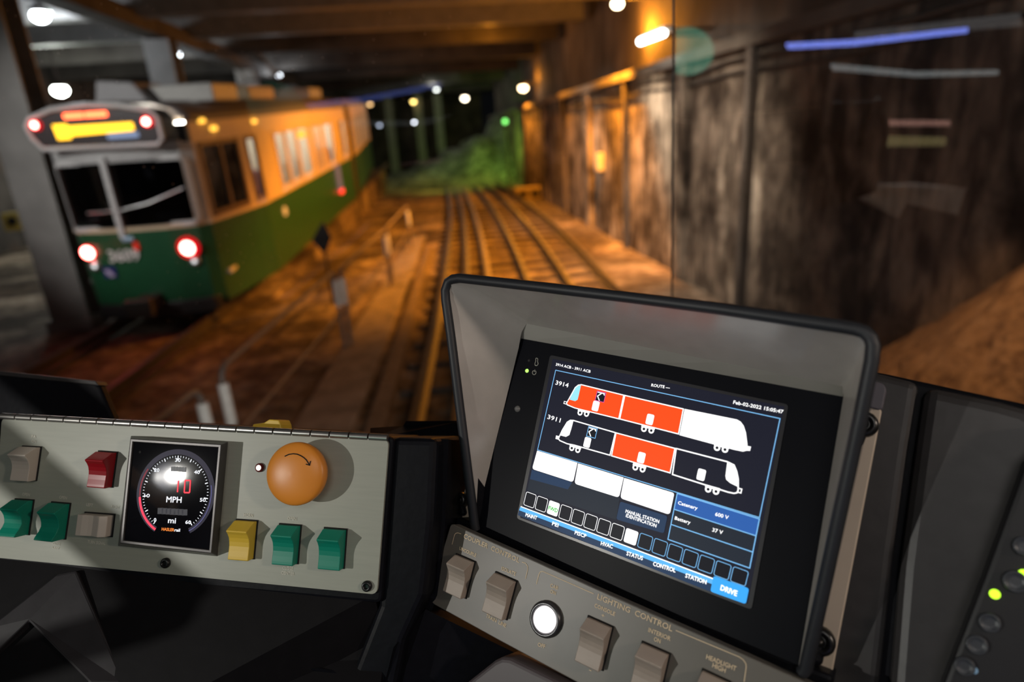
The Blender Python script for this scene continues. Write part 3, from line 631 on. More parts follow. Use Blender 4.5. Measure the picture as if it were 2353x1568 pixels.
o = slab('rocker_switch', lp0, [(578, 986), (581, 975), (606, 972), (619, 964), (640, 966), (645, 977), (646, 990)], -.02, .022, M_ycap, cp, bevel=.001); o['label'] = 'yellow switch standing on top of the panel housing'
screw(lp0, cp, 382, 1294); screw(lp0, cp, 844, 1347)
# orange mushroom button
zc = .020; bc = lp0.at(680, 1089, zc); br = .0283
mb = MB(); dome = [(br*.6, -zc), (br*.6, -.008), (br*.97, -.007), (br, -.003)] + [(br*cos(a), (.0075*sin(a))) for a in [pi/2*i/8 for i in range(8)]] + [(br*.03, .0075)]
mb.lathe(bc, (0, 0, 1), dome, 48); mu = mb.build('mushroom_button', mat('orange plastic', (.82, .29, .035), .38, var=.05), cp); mu['label'] = 'large round orange push button with a curved arrow'
mb = MB()
def on_dome(px, py):
    z = zc + .006
    for _ in range(8):
        p = lp0.at(px, py, z); rho = min(.98, math.hypot(p.x-bc.x, p.y-bc.y)/br); z = zc + .0075*math.sqrt(1-rho*rho) + .0002
    return lp0.at(px, py, z)
pth = [on_dome(x, y) for x, y in ((654.5, 1049), (664, 1044.6), (674, 1043.2), (683, 1044.3), (691, 1047.6), (698, 1052), (704, 1057.5), (711, 1069))]
mb.tube(pth, .0005, 6); mb.tube([on_dome(703, 1067), on_dome(711.5, 1070), on_dome(713.5, 1060)], .0005, 6); mb.build('arrow', M_void, mu)
c = lp0.at(598, 1075); mb = MB(); mb.lathe(c, (0, 0, 1), [(.0042, 0), (.0042, .002), (.003, .003)], 18); il = mb.build('indicator_lamp', mat('lamp collar red', (.16, .01, .01), .4), cp)
mb = MB(); mb.lathe(c + V3((0, 0, .003)), (0, 0, 1), [(.0025, 0), (.0015, .0012)], 14); mb.build('bulb', emit('indicator white', (1., .93, .85), 2.2), il)
mb = MB(); zt = .0004
for tx, a, b, hh in (('PA', (72, 1006), (82, 1007), .0028), ('ON', (72, 1017), (82, 1018), .0028), ('OPEN', (51, 1139), (68, 1141), .003), ('OPEN', (136, 1146), (153, 1148), .003),
                     ('LEFT', (198, 1163), (213, 1165), .003), ('RIGHT', (255, 1168), (274, 1170), .003), ('TURN SIGNAL', (201, 1249), (242, 1253), .003),
                     ('CLOSE', (120, 1252), (138, 1254), .0022), ('LEFT', (120, 1261), (136, 1263), .002), ('HORN', (560, 1187), (581, 1189), .003), ('OPEN', (660, 1195), (681, 1197), .003),
                     ('CLOSE', (649, 1309), (673, 1311), .003), ('CENTER', (646, 1320), (676, 1323), .003)):
    mb = MB(); write(mb, tx, lp0.at(*a, zt), lp0.at(*b, zt), hh, bold=.00005); mb.build('lettering', M_ink, cp)

# ---- speedometer
sp0 = sub(LP, 398, 1140)
Z1 = lambda x, y: (270 + x/3.563, 960 + y/3.563)
sm = thing('speedometer', 'square black speedometer with lit round dial set in the grey control panel', 'speedometer', M=sp0.M)
base = [sp0.at(x, y, 0) for x, y in ((301, 1002), (524, 1016), (500, 1279), (271, 1255))]
fi = [sp0.at(x, y, .016) for x, y in ((305, 1016), (501, 1029), (480, 1264), (283, 1242))]
cc = sum(fi, V3())/4; fo = [p + (p-cc).normalized()*.0042 for p in fi]; fi2 = [V3((p.x, p.y, .0145)) for p in fi]
mb = MB(); vs = base+fo+fi+fi2
mb.add(vs, [(r_*4+k, r_*4+(k+1) % 4, (r_+1)*4+(k+1) % 4, (r_+1)*4+k) for r_ in range(3) for k in range(4)])
mb.build('bezel', mat('gauge bezel', (.075, .07, .07), .35, .4, scale=90), sm, bevel=.0006)
mb = MB(); mb.prism(list(reversed(fi2)), (0, 0, -.01)); dial = mb.build('dial', mat('gauge glass black', (.004, .004, .006), .035, var=.0, spec=.5), sm)
g = MB(); zd = .0148
G = lambda x, y: sp0.at(*Z1(x, y), zd)
tk = {0: (290, 866), 10: (205, 634), 30: (497, 312), 50: (738, 673), 60: (603, 887)}
# dial circle fitted through the tick ends
import itertools
pts = [G(*tk[k]) for k in (0, 10, 30, 50, 60)]
def circ(a, b, c):
    d = 2*(a.x*(b.y-c.y)+b.x*(c.y-a.y)+c.x*(a.y-b.y)); A, B, C_ = a.x**2+a.y**2, b.x**2+b.y**2, c.x**2+c.y**2
    return V3(((A*(b.y-c.y)+B*(c.y-a.y)+C_*(a.y-b.y))/d, (A*(c.x-b.x)+B*(a.x-c.x)+C_*(b.x-a.x))/d, zd))
cs = [circ(pts[0], pts[2], pts[4]), circ(pts[1], pts[2], pts[3])]; dc = (cs[0]+cs[1])/2
rx = sum((p-dc).length for p in pts)/5
dirs = {k: math.atan2(p.y-dc.y, p.x-dc.x) for k, p in zip((0, 10, 30, 50, 60), pts)}
a30 = dirs[30]; sweep = ((dirs[0]-a30) % (2*pi) + (a30-dirs[60]) % (2*pi))/2
fitr = {k: (p-dc).length for k, p in zip((0, 10, 30, 50, 60), pts)}
def rad(v):
    ks = [0, 10, 30, 50, 60]
    for a, b in zip(ks, ks[1:]):
        if v <= b: return fitr[a] + (fitr[b]-fitr[a])*(v-a)/(b-a)
    return fitr[60]
def dpt(v, k=1., dr=0.): a = a30 + sweep*(30-v)/30; r_ = rad(v)*k + dr; return V3((dc.x+cos(a)*r_, dc.y+sin(a)*r_, zd))
for v in range(0, 61):
    L_ = .0042 if v % 10 == 0 else (.003 if v % 5 == 0 else .0016)
    flatline(g, [dpt(v), dpt(v, 1, -L_)], .0009 if v % 5 == 0 else .0005, 0)
for tx, a, b in (('0', (296, 852), (315, 853)), ('10', (218, 652), (262, 654)), ('20', (299, 443), (341, 445)), ('30', (471, 361), (516, 363)), ('40', (627, 460), (672, 462)), ('50', (674, 688), (720, 690)), ('60', (555, 870), (600, 873))):
    write(g, tx, G(*a), G(*b), .0034, 0, bold=.00012)
write(g, 'MPH', G(399, 693), G(522, 698), .0056, 0, bold=.00015); write(g, 'mi', G(413, 863), G(475, 867), .0052, 0, bold=.00015)
write(g, 'HASLER', G(361, 925), G(463, 932), .0028, 1, bold=.00015); write(g, 'rail', G(467, 932), G(510, 935), .0028, 0, bold=.00012)
flatline(g, [dpt(v-1.5, 1.085) for v in [i*.6 for i in range(20)]], .0022, 2)
flatline(g, [dpt(v-1.5, 1.085) for v in [11.4+i*.8 for i in range(12)]], .0012, 3)
flatline(g, [dpt(v, 1.085) for v in [46+i*.6 for i in range(27)]], .0006, 4)
def seg7(x0, y0, w_, h_, segs, sl=.12):
    P = lambda u, v: (x0 + u*w_ + (1-v)*h_*sl*.6, y0 + v*h_)
    S7 = {'a': ((0, 0), (1, 0)), 'b': ((1, 0), (1, .5)), 'c': ((1, .5), (1, 1)), 'd': ((0, 1), (1, 1)), 'e': ((0, .5), (0, 1)), 'f': ((0, 0), (0, .5))}
    for s_ in segs: a, b = S7[s_]; flatline(g, [G(*P(*a)), G(*P(*b))], .0013, 5)
for k in range(60):  # dim emissive ring copies the violet glow round the dial
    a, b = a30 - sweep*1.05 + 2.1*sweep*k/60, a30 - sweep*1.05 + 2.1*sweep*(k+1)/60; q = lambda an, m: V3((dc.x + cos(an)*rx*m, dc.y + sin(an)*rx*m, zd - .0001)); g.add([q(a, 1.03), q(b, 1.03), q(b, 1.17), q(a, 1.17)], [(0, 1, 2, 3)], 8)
seg7(487, 515, 4, 96, 'bc'); seg7(546, 515, 44, 100, 'abcdef')
for i in range(7): flatline(g, [G(352+i*33, 740+i*2), G(350+i*33, 790+i*2)], .0058, 6)
for i in range(5): flatline(g, [G(455+i*22, 402+i*1.5), G(454+i*22, 440+i*1.5)], .0042, 7)
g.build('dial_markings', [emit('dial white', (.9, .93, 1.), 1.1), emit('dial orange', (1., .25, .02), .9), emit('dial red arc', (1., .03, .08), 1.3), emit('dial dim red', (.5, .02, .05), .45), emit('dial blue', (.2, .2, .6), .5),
                          emit('dial digits', (1., .03, .05), 1.8), emit('odometer dim', (.06, .06, .075), .5), emit('counter dim', (.3, .3, .3), .4), emit('dial violet glow', (.05, .04, .14), .14)], dial)
c = G(184, 283); c.z = .0145; mb = MB(); mb.lathe(c, (0, 0, 1), [(.0013, 0), (.0012, .0004)], 12); mb.build('sensor', M_void, sm)

# ---- black binnacle at far left
bn0 = sub(LP, 110, 905, -.09)
bn = thing('instrument_cowl', 'black wedge shaped cowl rising behind the left end of the grey control panel', 'cowl', M=bn0.M)
slab('cowl_body', bn0, [(-90, 850), (0, 857), (218, 880), (228, 888), (259, 962), (246, 1100), (-90, 1080)], 0, .012, M_blk, bn, bevel=.003, seg=3)
slab('cowl_lip', bn0, [(-90, 846), (0, 853), (219, 876), (226, 886), (0, 863), (-90, 856)], 0.002, .016, M_gry, bn, bevel=.001)

# ---- dashboard mouldings
db = thing('dashboard', 'black moulded dashboard body carrying the control panels and the monitor', 'dashboard', tuple(at_depth(950, 1420, .62)))
def dslab(name, f, pix, z, th, m, r=0, bevel=0, seg=3):
    o = slab(name, f, pix, z, th, m, None, r, bevel, seg); o.parent = db; o.matrix_parent_inverse = db.matrix_world.inverted()
    o.matrix_basis = f.M; return o
dslab('centre_pillar', lp0, [(897, 1005), (1004, 1007), (996, 1200), (978, 1370), (930, 1475), (880, 1720), (740, 1720), (868, 1392)], -.008, .16, M_blk, bevel=.007)
pxshell('pillar_side', [(1003, 1009, .60), (1090, 1022, .76), (1090, 1200, .73), (1033, 1206, .66), (984, 1380, .645), (992, 1394, .645), (925, 1478, .60), (976, 1370, .59), (995, 1200, .595)],
        [(0, 1, 2, 3, 8), (8, 3, 4, 5, 7), (7, 5, 6)], M_blk, db, .012)
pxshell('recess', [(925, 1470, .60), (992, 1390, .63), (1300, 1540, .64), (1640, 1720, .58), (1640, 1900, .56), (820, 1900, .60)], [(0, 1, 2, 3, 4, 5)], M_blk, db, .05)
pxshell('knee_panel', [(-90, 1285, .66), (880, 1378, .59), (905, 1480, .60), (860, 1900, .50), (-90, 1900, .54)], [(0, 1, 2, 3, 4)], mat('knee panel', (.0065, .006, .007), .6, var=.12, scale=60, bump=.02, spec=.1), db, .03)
pxshell('knee_seam', [(300, 1470, .588), (900, 1568, .558), (900, 1574, .556), (300, 1476, .586)], [(0, 1, 2, 3)], M_blk, db, .004)
pxshell('side_bracket', [(-90, 1520, .575), (0, 1440, .59), (150, 1325, .612), (190, 1318, .612), (300, 1568, .565), (380, 1760, .535), (310, 1760, .535), (215, 1568, .56), (84, 1432, .59), (0, 1508, .58), (-90, 1590, .57)],
        [(0, 1, 9, 10), (1, 2, 8, 9), (2, 3, 4, 7, 8), (4, 5, 6, 7)], mat('bracket grey', (.026, .024, .027), .55, scale=60, bump=.02, spec=.25), db, .012, bevel=.002)
# dash deck under the windscreen, out of sight behind the panels
mb = MB(); mb.prism([(-1.6, 1.28, 1.72), (.45, 1.24, 1.72), (1.5, .55, 1.72), (1.0, .3, 1.72), (.2, .8, 1.72), (-1.6, .95, 1.72)], (0, 0, -.06)); o = mb.build('deck', M_blk, None); o.parent = db; o.matrix_parent_inverse = db.matrix_world.inverted()
pxshell('deck_ledge', [(850, 990, .66), (925, 985, .68), (932, 974, .68), (1065, 973, .70), (1065, 1030, .68), (850, 1016, .64)], [(0, 1, 2, 3, 4, 5)], M_blk, db, .004)

# ---- monitor with hood
SP = Face((.527, .2, .826), (.815, .156, -.557), 1270, 825, .603)
mo0 = sub(SP, 1500, 1100)
mo = thing('monitor', 'hooded display monitor showing two tram diagrams on a black screen', 'monitor', M=mo0.M)
A = lambda x, y, z=0: mo0.at(x, y, z)
TLc, TRc, BRc, BLc = (1197, 778), (1938, 912), (1835, 1530), (1090, 1215)
yb0, yb1 = A(*BLc), A(*BRc)
def ybot(p): t = (p.x-yb0.x)/(yb1.x-yb0.x); return yb0.y + (yb1.y-yb0.y)*t
def rim(px, py, k=.30, z0=.006):
    z = .03
    for _ in range(40):
        p = A(px, py, z); z = max(z0, z0 + k*(p.y-ybot(p)))
    return A(px, py, z)
# matching loops: bezel edge -> lip -> rim, from bottom left over the top to bottom right
rimpx = [(1094, 1208), (1062, 950), (1040, 770), (1029, 690), (1028, 668), (1033, 655), (1043, 649), (1060, 646.5), (1250, 668), (1450, 692), (1650, 718), (1850, 748), (1930, 760), (1958, 765), (1978, 772), (1991, 785), (1997, 803), (1996, 828), (1970, 960), (1925, 1170), (1880, 1380), (1846, 1535)]
def lerp2(a, b, t): return (a[0]+(b[0]-a[0])*t, a[1]+(b[1]-a[1])*t)
inpx = [lerp2(BLc, TLc, t) for t in (0, .55, .85, .95, .975, .99)] + [lerp2(TLc, TRc, t) for t in (0., .02, .2, .42, .62, .82, .92, .96, .985, .995)] + [lerp2(TRc, BRc, t) for t in (0, .03, .12, .42, .75, 1)]
lipw = [0, .002, .006, .010, .013, .015] + [.016]*10 + [.015, .013, .010, .006, .002, 0]
inn = [A(x, y, 0) for x, y in inpx]; cc = A(1500, 1100)
lip = []
for p, wl in zip(inn, lipw): lip.append(V3((p.x, p.y, wl*1.0)) )
rimp = [rim(x, y) for x, y in rimpx]; n = len(rimp)
# lip rises square to the screen along the top; the hood flares from there to the rim
lippx = inpx[:6] + [lerp2((1210, 744), (1937, 888), t) for t in (0., .02, .2, .42, .62, .82, .92, .96, .985, .998)] + inpx[16:]
lippx[5] = (1199, 762); lippx[4] = (1196, 776); lippx[16] = (1939, 905)
lip = [A(x, y, q.z*.35) for (x, y), q in zip(lippx, lip)]
mid = [a.lerp(b, .5) + V3((0, (b-a).length*.02, 0)) for a, b in zip(lip, rimp)]
M_hood = mat('hood inside grey', (.46, .43, .395), .24, var=.04, scale=60)
mb = MB(); mb.add(lip+mid+rimp, [(r_*n+k, r_*n+k+1, (r_+1)*n+k+1, (r_+1)*n+k) for r_ in range(2) for k in range(n-1)], 0, True); mb.build('hood', M_hood, mo)
mb = MB(); qn = len(inn[5:17]); mb.add(inn[5:17]+lip[5:17], [(k, k+1, qn+k+1, qn+k) for k in range(qn-1)]); mb.build('hood_lip', mat('hood lip grey', (.27, .26, .23), .5, var=.04), mo)
# outer shell
outr = [p + V3(((p.x-cc.x)*.02, .004 if 4 < i < 17 else 0, -.002)) for i, p in enumerate(rimp)]
back = [V3((p.x + (.004 if i < 6 else (-.006 if i > 15 else 0)), p.y + (.012 if 4 < i < 17 else 0), -.03)) for i, p in enumerate(inn)]
mb = MB(); mb.add(outr+back, [(k, n+k, n+k+1, k+1) for k in range(n-1)], 0, True); mb.build('hood_shell', M_blk, mo)
mb = MB(); tp = [p + V3(((p.x-cc.x)*.012, .0028 if 4 < i < 17 else 0, 0)) for i, p in enumerate(rimp)]
tp = [tp[0] + V3((.001, -.004, -.002))] + tp + [tp[-1] + V3((-.002, -.004, -.002))]
mb.tube(tp, [.0046]*len(tp), 12); tr = mb.build('hood_trim', mat('black rubber', (.020, .022, .027), .5, var=.1), mo)
slab('bezel', mo0, [TLc, TRc, BRc, BLc], 0, .035, mat('screen bezel black', (.0045, .005, .008), .4, var=.05, spec=.1), mo)
mb = MB(); q = [A(x, y, .0008) for x, y in ((1264, 816), (1812, 930), (1727, 1402), (1187, 1192))]; mb.prism(list(reversed(rounded(q, .003))), (0, 0, -.003)); mb.build('screen_border', mat('screen border', (.035, .035, .04), .3), mo)
slab('base_bar', mo0, [(1030, 1212), (1052, 1188), (1092, 1206), (1836, 1526), (1915, 1556), (1905, 1600), (1830, 1575)], -.004, .03, M_blk, mo, bevel=.003)
D = lambda x, y, z=.0012: A(x, y, z)
q = [D(1270, 825, .001), D(1802, 935, .001), D(1718, 1388, .001), D(1195, 1190, .001)]
mb = MB(); mb.prism(list(reversed(q)), (0, 0, -.002)); disp = mb.build('display', emit('display dark', (.012, .013, .024), 1.), mo)
C3 = lambda x, y: D(1180 + x/3.563, 780 + y/3.563); C4 = lambda x, y: D(1480 + x/2.903, 860 + y/2.903)
UI = [emit('ui white', (1., 1., 1.), 1.25), emit('ui red', (1., .075, .01), 1.1), emit('ui cyan', (.35, .85, .95), 1.), emit('ui blue line', (.22, .55, .95), 1.), emit('ui navy', (.02, .045, .10), 1.), emit('ui blue fill', (.03, .12, .42), 1.),
      emit('ui drive', (.05, .42, 1.), 1.), emit('ui green', (.02, .55, .03), 1.), emit('ui magenta', (.75, .08, .35), 1.), emit('ui black', (.008, .009, .014), 1.), emit('ui glow', (.12, .5, 1.), 1.), emit('ui slate', (.018, .024, .036), 1.)]
W, RED, CYN, LIN, NAV, BLU, DRV, GRN, MAG, BLK, GLO, SLT = range(12)
u = MB(); layer = [0]
def up_(pts): layer[0] += 1; return [V3((p.x, p.y, .0012 + layer[0]*4e-6)) for p in pts]
def upoly(pts, m, r=0): u.poly(list(reversed(up_(rounded(pts, r) if r else pts))), m)
def uline(pts, m, wd=.0006, closed=False): flatline(u, up_(pts), wd, m, closed)
def utext(tx, a, b, cap, m=W, bold=.0001): layer[0] += 2; a, b = up_([a, b]); write(u, tx, a, b, cap, m, bold=bold)
def udisc(c, r, m, n=20): upoly([c + V3((cos(2*pi*k/n)*r, sin(2*pi*k/n)*r, 0)) for k in range(n)], m)
# panels of the page
def quadgrid(TL_, TR_, BR_, BL_, u0, u1, v0, v1):
    f = lambda s, t: TL_.lerp(TR_, s).lerp(BL_.lerp(BR_, s), t); return [f(u0, v0), f(u1, v0), f(u1, v1), f(u0, v1)]
upoly([C3(150, 1068), C3(870, 1300), C3(840, 1478), C3(112, 1240)], SLT); upoly([C3(150, 1068), C3(480, 1172), C3(445, 1230), C3(135, 1145)], NAV)
uline([C3(345, 253), C4(907, 297), C4(770, 958), C3(197, 906)], LIN, .0007, True)
utext('3914 ACB - 3911 ACB', C3(345, 215), C3(628, 275), .0026); utext('ROUTE ---', C3(1127, 386), C3(1278, 408), .0026); utext('Feb-02-2022 15:05:47', C4(594, 198), C4(926, 264), .0029)
utext('3914', C3(342, 370), C3(446, 395), .0042); utext('3911', C3(276, 650), C3(380, 682), .0042)
# upper tram diagram
upoly([C3(555, 374), C3(903, 458), C3(862, 650), C3(560, 578), C3(500, 562), C3(440, 535), C3(436, 525), C3(470, 462), C3(505, 400), C3(530, 378)], RED)
upoly([C3(553, 376), C3(530, 378), C3(505, 400), C3(480, 440), C3(460, 495), C3(505, 507), C3(525, 495), C3(533, 465)], CYN)
uline([C3(555, 372), C3(903, 458), C3(862, 652), C3(560, 578), C3(500, 562), C3(440, 537), C3(434, 524), C3(470, 460), C3(505, 396), C3(530, 376)], W, .0010, True)
uline([C3(416, 509), C3(438, 514), C3(434, 532), C3(412, 526)], W, .0007, True)
upoly([C3(912, 460), C4(262, 233), C4(230, 400), C3(870, 653)], RED); uline([C3(912, 460), C4(262, 233), C4(230, 400), C3(870, 653)], W, .0010, True)
upoly([C4(270, 232), C4(620, 303), C4(645, 318), C4(665, 345), C4(680, 390), C4(690, 470), C4(690, 480), C4(714, 484), C4(707, 513), C4(684, 512), C4(660, 518), C4(600, 506), C4(236, 408)], W)
def wheels(c1, c2, r=.0026):
    for c in (c1, c2): udisc(c, r, W); udisc(c, r*.45, BLK, 14)
    uline([c1 + V3((-.0028, .0022, 0)), c2 + V3((.0028, .0022, 0))], W, .0022)
    for c in (c1, c2): udisc(c, r*.42, BLK, 14)
wheels(C3(545, 602), C3(598, 612)); wheels(C3(1068, 735), C3(1128, 748)); wheels(C4(487, 492), C4(540, 504))
def door(c, wd=.0066, h=.0092): upoly([c+V3((-wd/2, -h/2, 0)), c+V3((wd/2, -h/2, 0)), c+V3((wd/2, h/2, 0)), c+V3((-wd/2, h/2, 0))][::-1], W, .0016)
door(C3(673, 547)); door(C3(1117, 657))
def panto(c, m):
    s_ = .0044; sq = [c+V3((-s_, s_, 0)), c+V3((s_, s_, 0)), c+V3((s_, -s_, 0)), c+V3((-s_, -s_, 0))]; upoly(sq, BLK); uline(sq, m, .0006, True)
    uline([c+V3((-.0038, .0034, 0)), c+V3((.0036, .0034, 0))], W, .0009); uline([c+V3((.0006, .0034, 0)), c+V3((-.0030, -.0001, 0)), c+V3((-.0002, -.0038, 0))], W, .0010); uline([c+V3((.0022, .0034, 0)), c+V3((.0036, .0018, 0))], W, .0009)
panto(C3(713, 470), MAG)
# lower tram diagram
uline([C3(490, 665), C3(835, 765), C3(790, 950), C3(500, 868), C3(440, 856), C3(380, 830), C3(368, 815), C3(400, 745), C3(440, 680), C3(465, 664)], W, .0011, True)
upoly([C3(492, 666), C3(465, 664), C3(440, 680), C3(410, 722), C3(384, 788), C3(430, 800), C3(458, 785), C3(474, 735)], W); upoly([C3(349, 788), C3(376, 794), C3(372, 824), C3(344, 816)], W)
upoly([C3(840, 767), C3(1322, 894), C3(1283, 1095), C3(803, 955)], RED); uline([C3(840, 767), C3(1322, 894), C3(1283, 1095), C3(803, 955)], W, .0010, True)
uline([C4(215, 497), C4(555, 585), C4(600, 607), C4(618, 650), C4(628, 700), C4(628, 775), C4(620, 792), C4(600, 796), C4(560, 788), C4(190, 670)], W, .0011, True)
upoly([C4(555, 587), C4(597, 607), C4(616, 650), C4(626, 700), C4(624, 752), C4(575, 728), C4(548, 705), C4(543, 680)], W); uline([C4(630, 762), C4(652, 768), C4(646, 794), C4(625, 788)], W, .0009, True)
wheels(C3(478, 892), C3(527, 908)); wheels(C3(998, 1050), C3(1057, 1066)); wheels(C4(428, 769), C4(480, 784))
door(C3(605, 845)); door(C3(1047, 970)); door(C4(382, 672)); panto(C3(643, 763), LIN)
# white boxes, captions
upoly([C3(195, 912), C3(525, 1012), C3(490, 1172), C3(153, 1063)], W, [.0004, .0004, .003, .003]); upoly([C3(530, 1016), C3(903, 1132), C3(865, 1298), C3(500, 1183)], W, [.0004, .0004, .003, .003]); upoly([C3(907, 1135), C3(1318, 1260), C3(1280, 1438), C3(875, 1302)], W, [.0004, .002, .003, .003])
upoly([C3(875, 1328), C3(1262, 1448), C3(1232, 1590), C3(842, 1475)], NAV, .002); utext('MANUAL STATION', C3(917, 1420), C3(1190, 1508), .0030); utext('IDENTIFICATION', C3(920, 1455), C3(1168, 1542), .0030)
t4 = (C4(222, 797), C4(770, 967), C4(705, 1295), C4(160, 1103))
upoly(quadgrid(*t4, 0, 1, 0, .345), BLU); upoly(quadgrid(*t4, 0, 1, .345, 1), SLT)
uline(list(t4), LIN, .0008, True)
for v in (.345, .675): a = quadgrid(*t4, 0, 1, v, 1); uline(a[:2], LIN, .0008)
utext('Catenary', C4(226, 868), C4(355, 906), .0028); utext('600 V', C4(474, 945), C4(562, 970), .0030); utext('Battery', C4(205, 970), C4(308, 1002), .0028); utext('37 V', C4(455, 1050), C4(524, 1070), .0030)
# row of small boxes
r4 = (C3(103, 1246), C4(706, 1322), C4(682, 1420), C3(78, 1352))
for i in range(16):
    q4 = quadgrid(*r4, i/16+.004, (i+1)/16-.004, 0, 1)
    if i in (3-1, 9-1): upoly(q4, W, .0018)
    else: upoly(q4, BLK, .0018); uline(rounded(q4, .0018), W if i < 9 else LIN, .0005, True)
a = quadgrid(*r4, 2/16, 3/16, .36, .70); utext('FWD', a[3].lerp(a[2], .12), a[3].lerp(a[2], .88), .0036, GRN, .00012)
upoly([C3(60, 1368), C4(468, 1366), C4(455, 1404), C3(48, 1402)], GLO); uline([C3(62, 1370), C4(468, 1368)], W, .0009); upoly([C3(48, 1400), C4(456, 1402), C4(443, 1452), C3(38, 1440)], NAV)
for tx, a, b in (('MAINT', (1208, 1187), (1234, 1195)), ('PEI', (1269, 1207), (1283, 1212)), ('PISCP', (1321, 1228), (1347, 1237)), ('HVAC', (1381, 1253), (1408, 1261)), ('STATUS', (1440, 1276), (1477, 1288)), ('CONTROL', (1501, 1300), (1552, 1316)), ('STATION', (1575, 1327), (1623, 1343))):
    utext(tx, D(*a), D(*b), .0034, W, .00016)
upoly([C4(465, 1345), C4(702, 1430), C4(680, 1535), C4(443, 1450)], DRV, .002); utext('DRIVE', C4(510, 1440), C4(618, 1482), .0042, W, .00022)
u.build('screen_graphics', UI, disp)
# marks and lamps on the bezel
mb = MB(); z = .0003
flatline(mb, rounded([A(1231, 823, z), A(1236, 824, z), A(1235, 832, z), A(1237, 836, z), A(1234, 841, z), A(1229, 840, z), A(1229, 835, z), A(1231, 831, z)], .0012), .0004, 0, True)
c = A(1227.5, 856.5, z); flatline(mb, [c + V3((cos(a)*.0021, sin(a)*.0021, 0)) for a in [R(115+310*k/16) for k in range(17)]], .0004); flatline(mb, [c + V3((0, .0006, 0)), c + V3((0, .003, 0))], .0004)
mb.build('symbols', M_ink, mo)
def led(f, par, px, py, r, m, name='led', z=0):
    c = f.at(px, py, z); mb = MB(); mb.lathe(c, (0, 0, 1), [(r, 0), (r*.8, r*.5), (r*.3, r*.7)], 14); return mb.build(name, m, par)
led(mo0, mo, 1211, 852.5, .0019, emit('led green', (.45, 1., .15), 1.6)); led(mo0, mo, 1216, 829, .0015, M_gry); led(mo0, mo, 1189, 940, .0032, mat('sensor grey', (.16, .16, .16), .4), 'light_sensor')
# mounting plate and knobs beside the hood
slab('mounting_plate', mo0, [(1048, 1188), (1060, 1148), (1190, 770), (1960, 915), (2012, 928), (2026, 945), (1912, 1548), (1900, 1556), (1826, 1530)], -.022, .004, mat('warm metal plate', (.62, .52, .41), .5, .1, var=.05, scale=30), mo, bevel=.001)
slab('cable_cover', mo0, [(1975, 868), (2030, 882), (2037, 895), (2026, 945), (1960, 925)], -.020, .012, mat('violet grey plastic', (.12, .11, .13), .45), mo, r=.004, bevel=.001)
def knob(px, py, r, tab, z=-.022):
    c = mo0.at(px, py, z); mb = MB(); mb.lathe(c, (0, 0, 1), [(r, 0), (r, .004), (r*.9, .007), (r*.55, .008), (r*.5, .005), (r*.3, .005), (r*.28, .009), (r*.1, .010)], 24); k = mb.build('mounting_knob', M_screw, mo)
    t_ = mo0.at(*tab, z); mb = MB(); d = (t_-c); mb.tube([c + d*.3 + V3((0, 0, .003)), t_ + V3((0, 0, .004))], r*.42, 12); mb.sphere(t_ + V3((0, 0, .004)), r*.42); mb.build('lever', M_blk, k)
knob(1986, 976, .0098, (1972, 1016)); knob(1885, 1472, .0105, (1878, 1512)); knob(1062, 1150, .0085, (1070, 1178))

# ---- coupler and lighting control panel
KP = Face((.49, .24, .838), (.846, .214, -.49), 1036, 1204, .60)
k0 = sub(KP, 1300, 1440)
kp = thing('control_panel', 'bronze grey switch panel below the monitor marked coupler control and lighting control', 'control panel', M=k0.M)
slab('faceplate', k0, [(1036, 1203), (1380, 1358), (1850, 1568), (2050, 1660), (1990, 1900), (1620, 1720), (1320, 1566), (1142, 1470), (994, 1388), (985, 1374)], 0, .012, M_cplate, kp, r=[.004, 0, 0, 0, 0, 0, 0, 0, .003, .003], bevel=.0008)
for q, lb in (([(1050, 1274), (1091.7, 1292.6), (1072, 1375), (1029, 1355)], 'taupe rocker switch under UNCOUPLE'), ([(1142, 1316), (1186.5, 1337), (1167, 1424), (1116, 1400)], 'taupe rocker switch under ISOLATE'),
              ([(1353.6, 1417.6), (1408.5, 1442.4), (1386, 1540), (1328, 1512)], 'taupe rocker switch under CONSOLE'), ([(1477, 1476), (1540, 1504.6), (1515, 1610), (1452, 1580)], 'taupe rocker switch under INTERIOR'),
              ([(1615, 1540), (1678, 1568), (1652, 1678), (1590, 1645)], 'taupe rocker switch under HEADLIGHT')):
    rocker(k0, kp, q, M_beige, lb, d=.015)
c = k0.at(1256, 1423); mb = MB(); mb.lathe(c, (0, 0, 1), [(.0150, 0), (.0150, .002), (.0142, .0042), (.0125, .0052), (.0112, .0040), (.0108, .003)], 40)
pb = mb.build('push_button', mat('button ring', (.10, .10, .105), .3, .7), kp); pb['label'] = 'round lit white push button with a dark metal ring'
mb = MB(); mb.lathe(c + V3((0, 0, .003)), (0, 0, 1), [(.0106, 0), (.0104, .0015), (.009, .0024), (.004, .003)], 36); mb.build('lens', emit('button white', (1., .93, .93), 1.5), pb)
Z5 = lambda x, y: k0.at(960 + x/4.04, 1180 + y/4.04, .0004); Z6 = lambda x, y: k0.at(1380 + x/4.057, 1300 + y/4.057, .0004)
mb = MB()
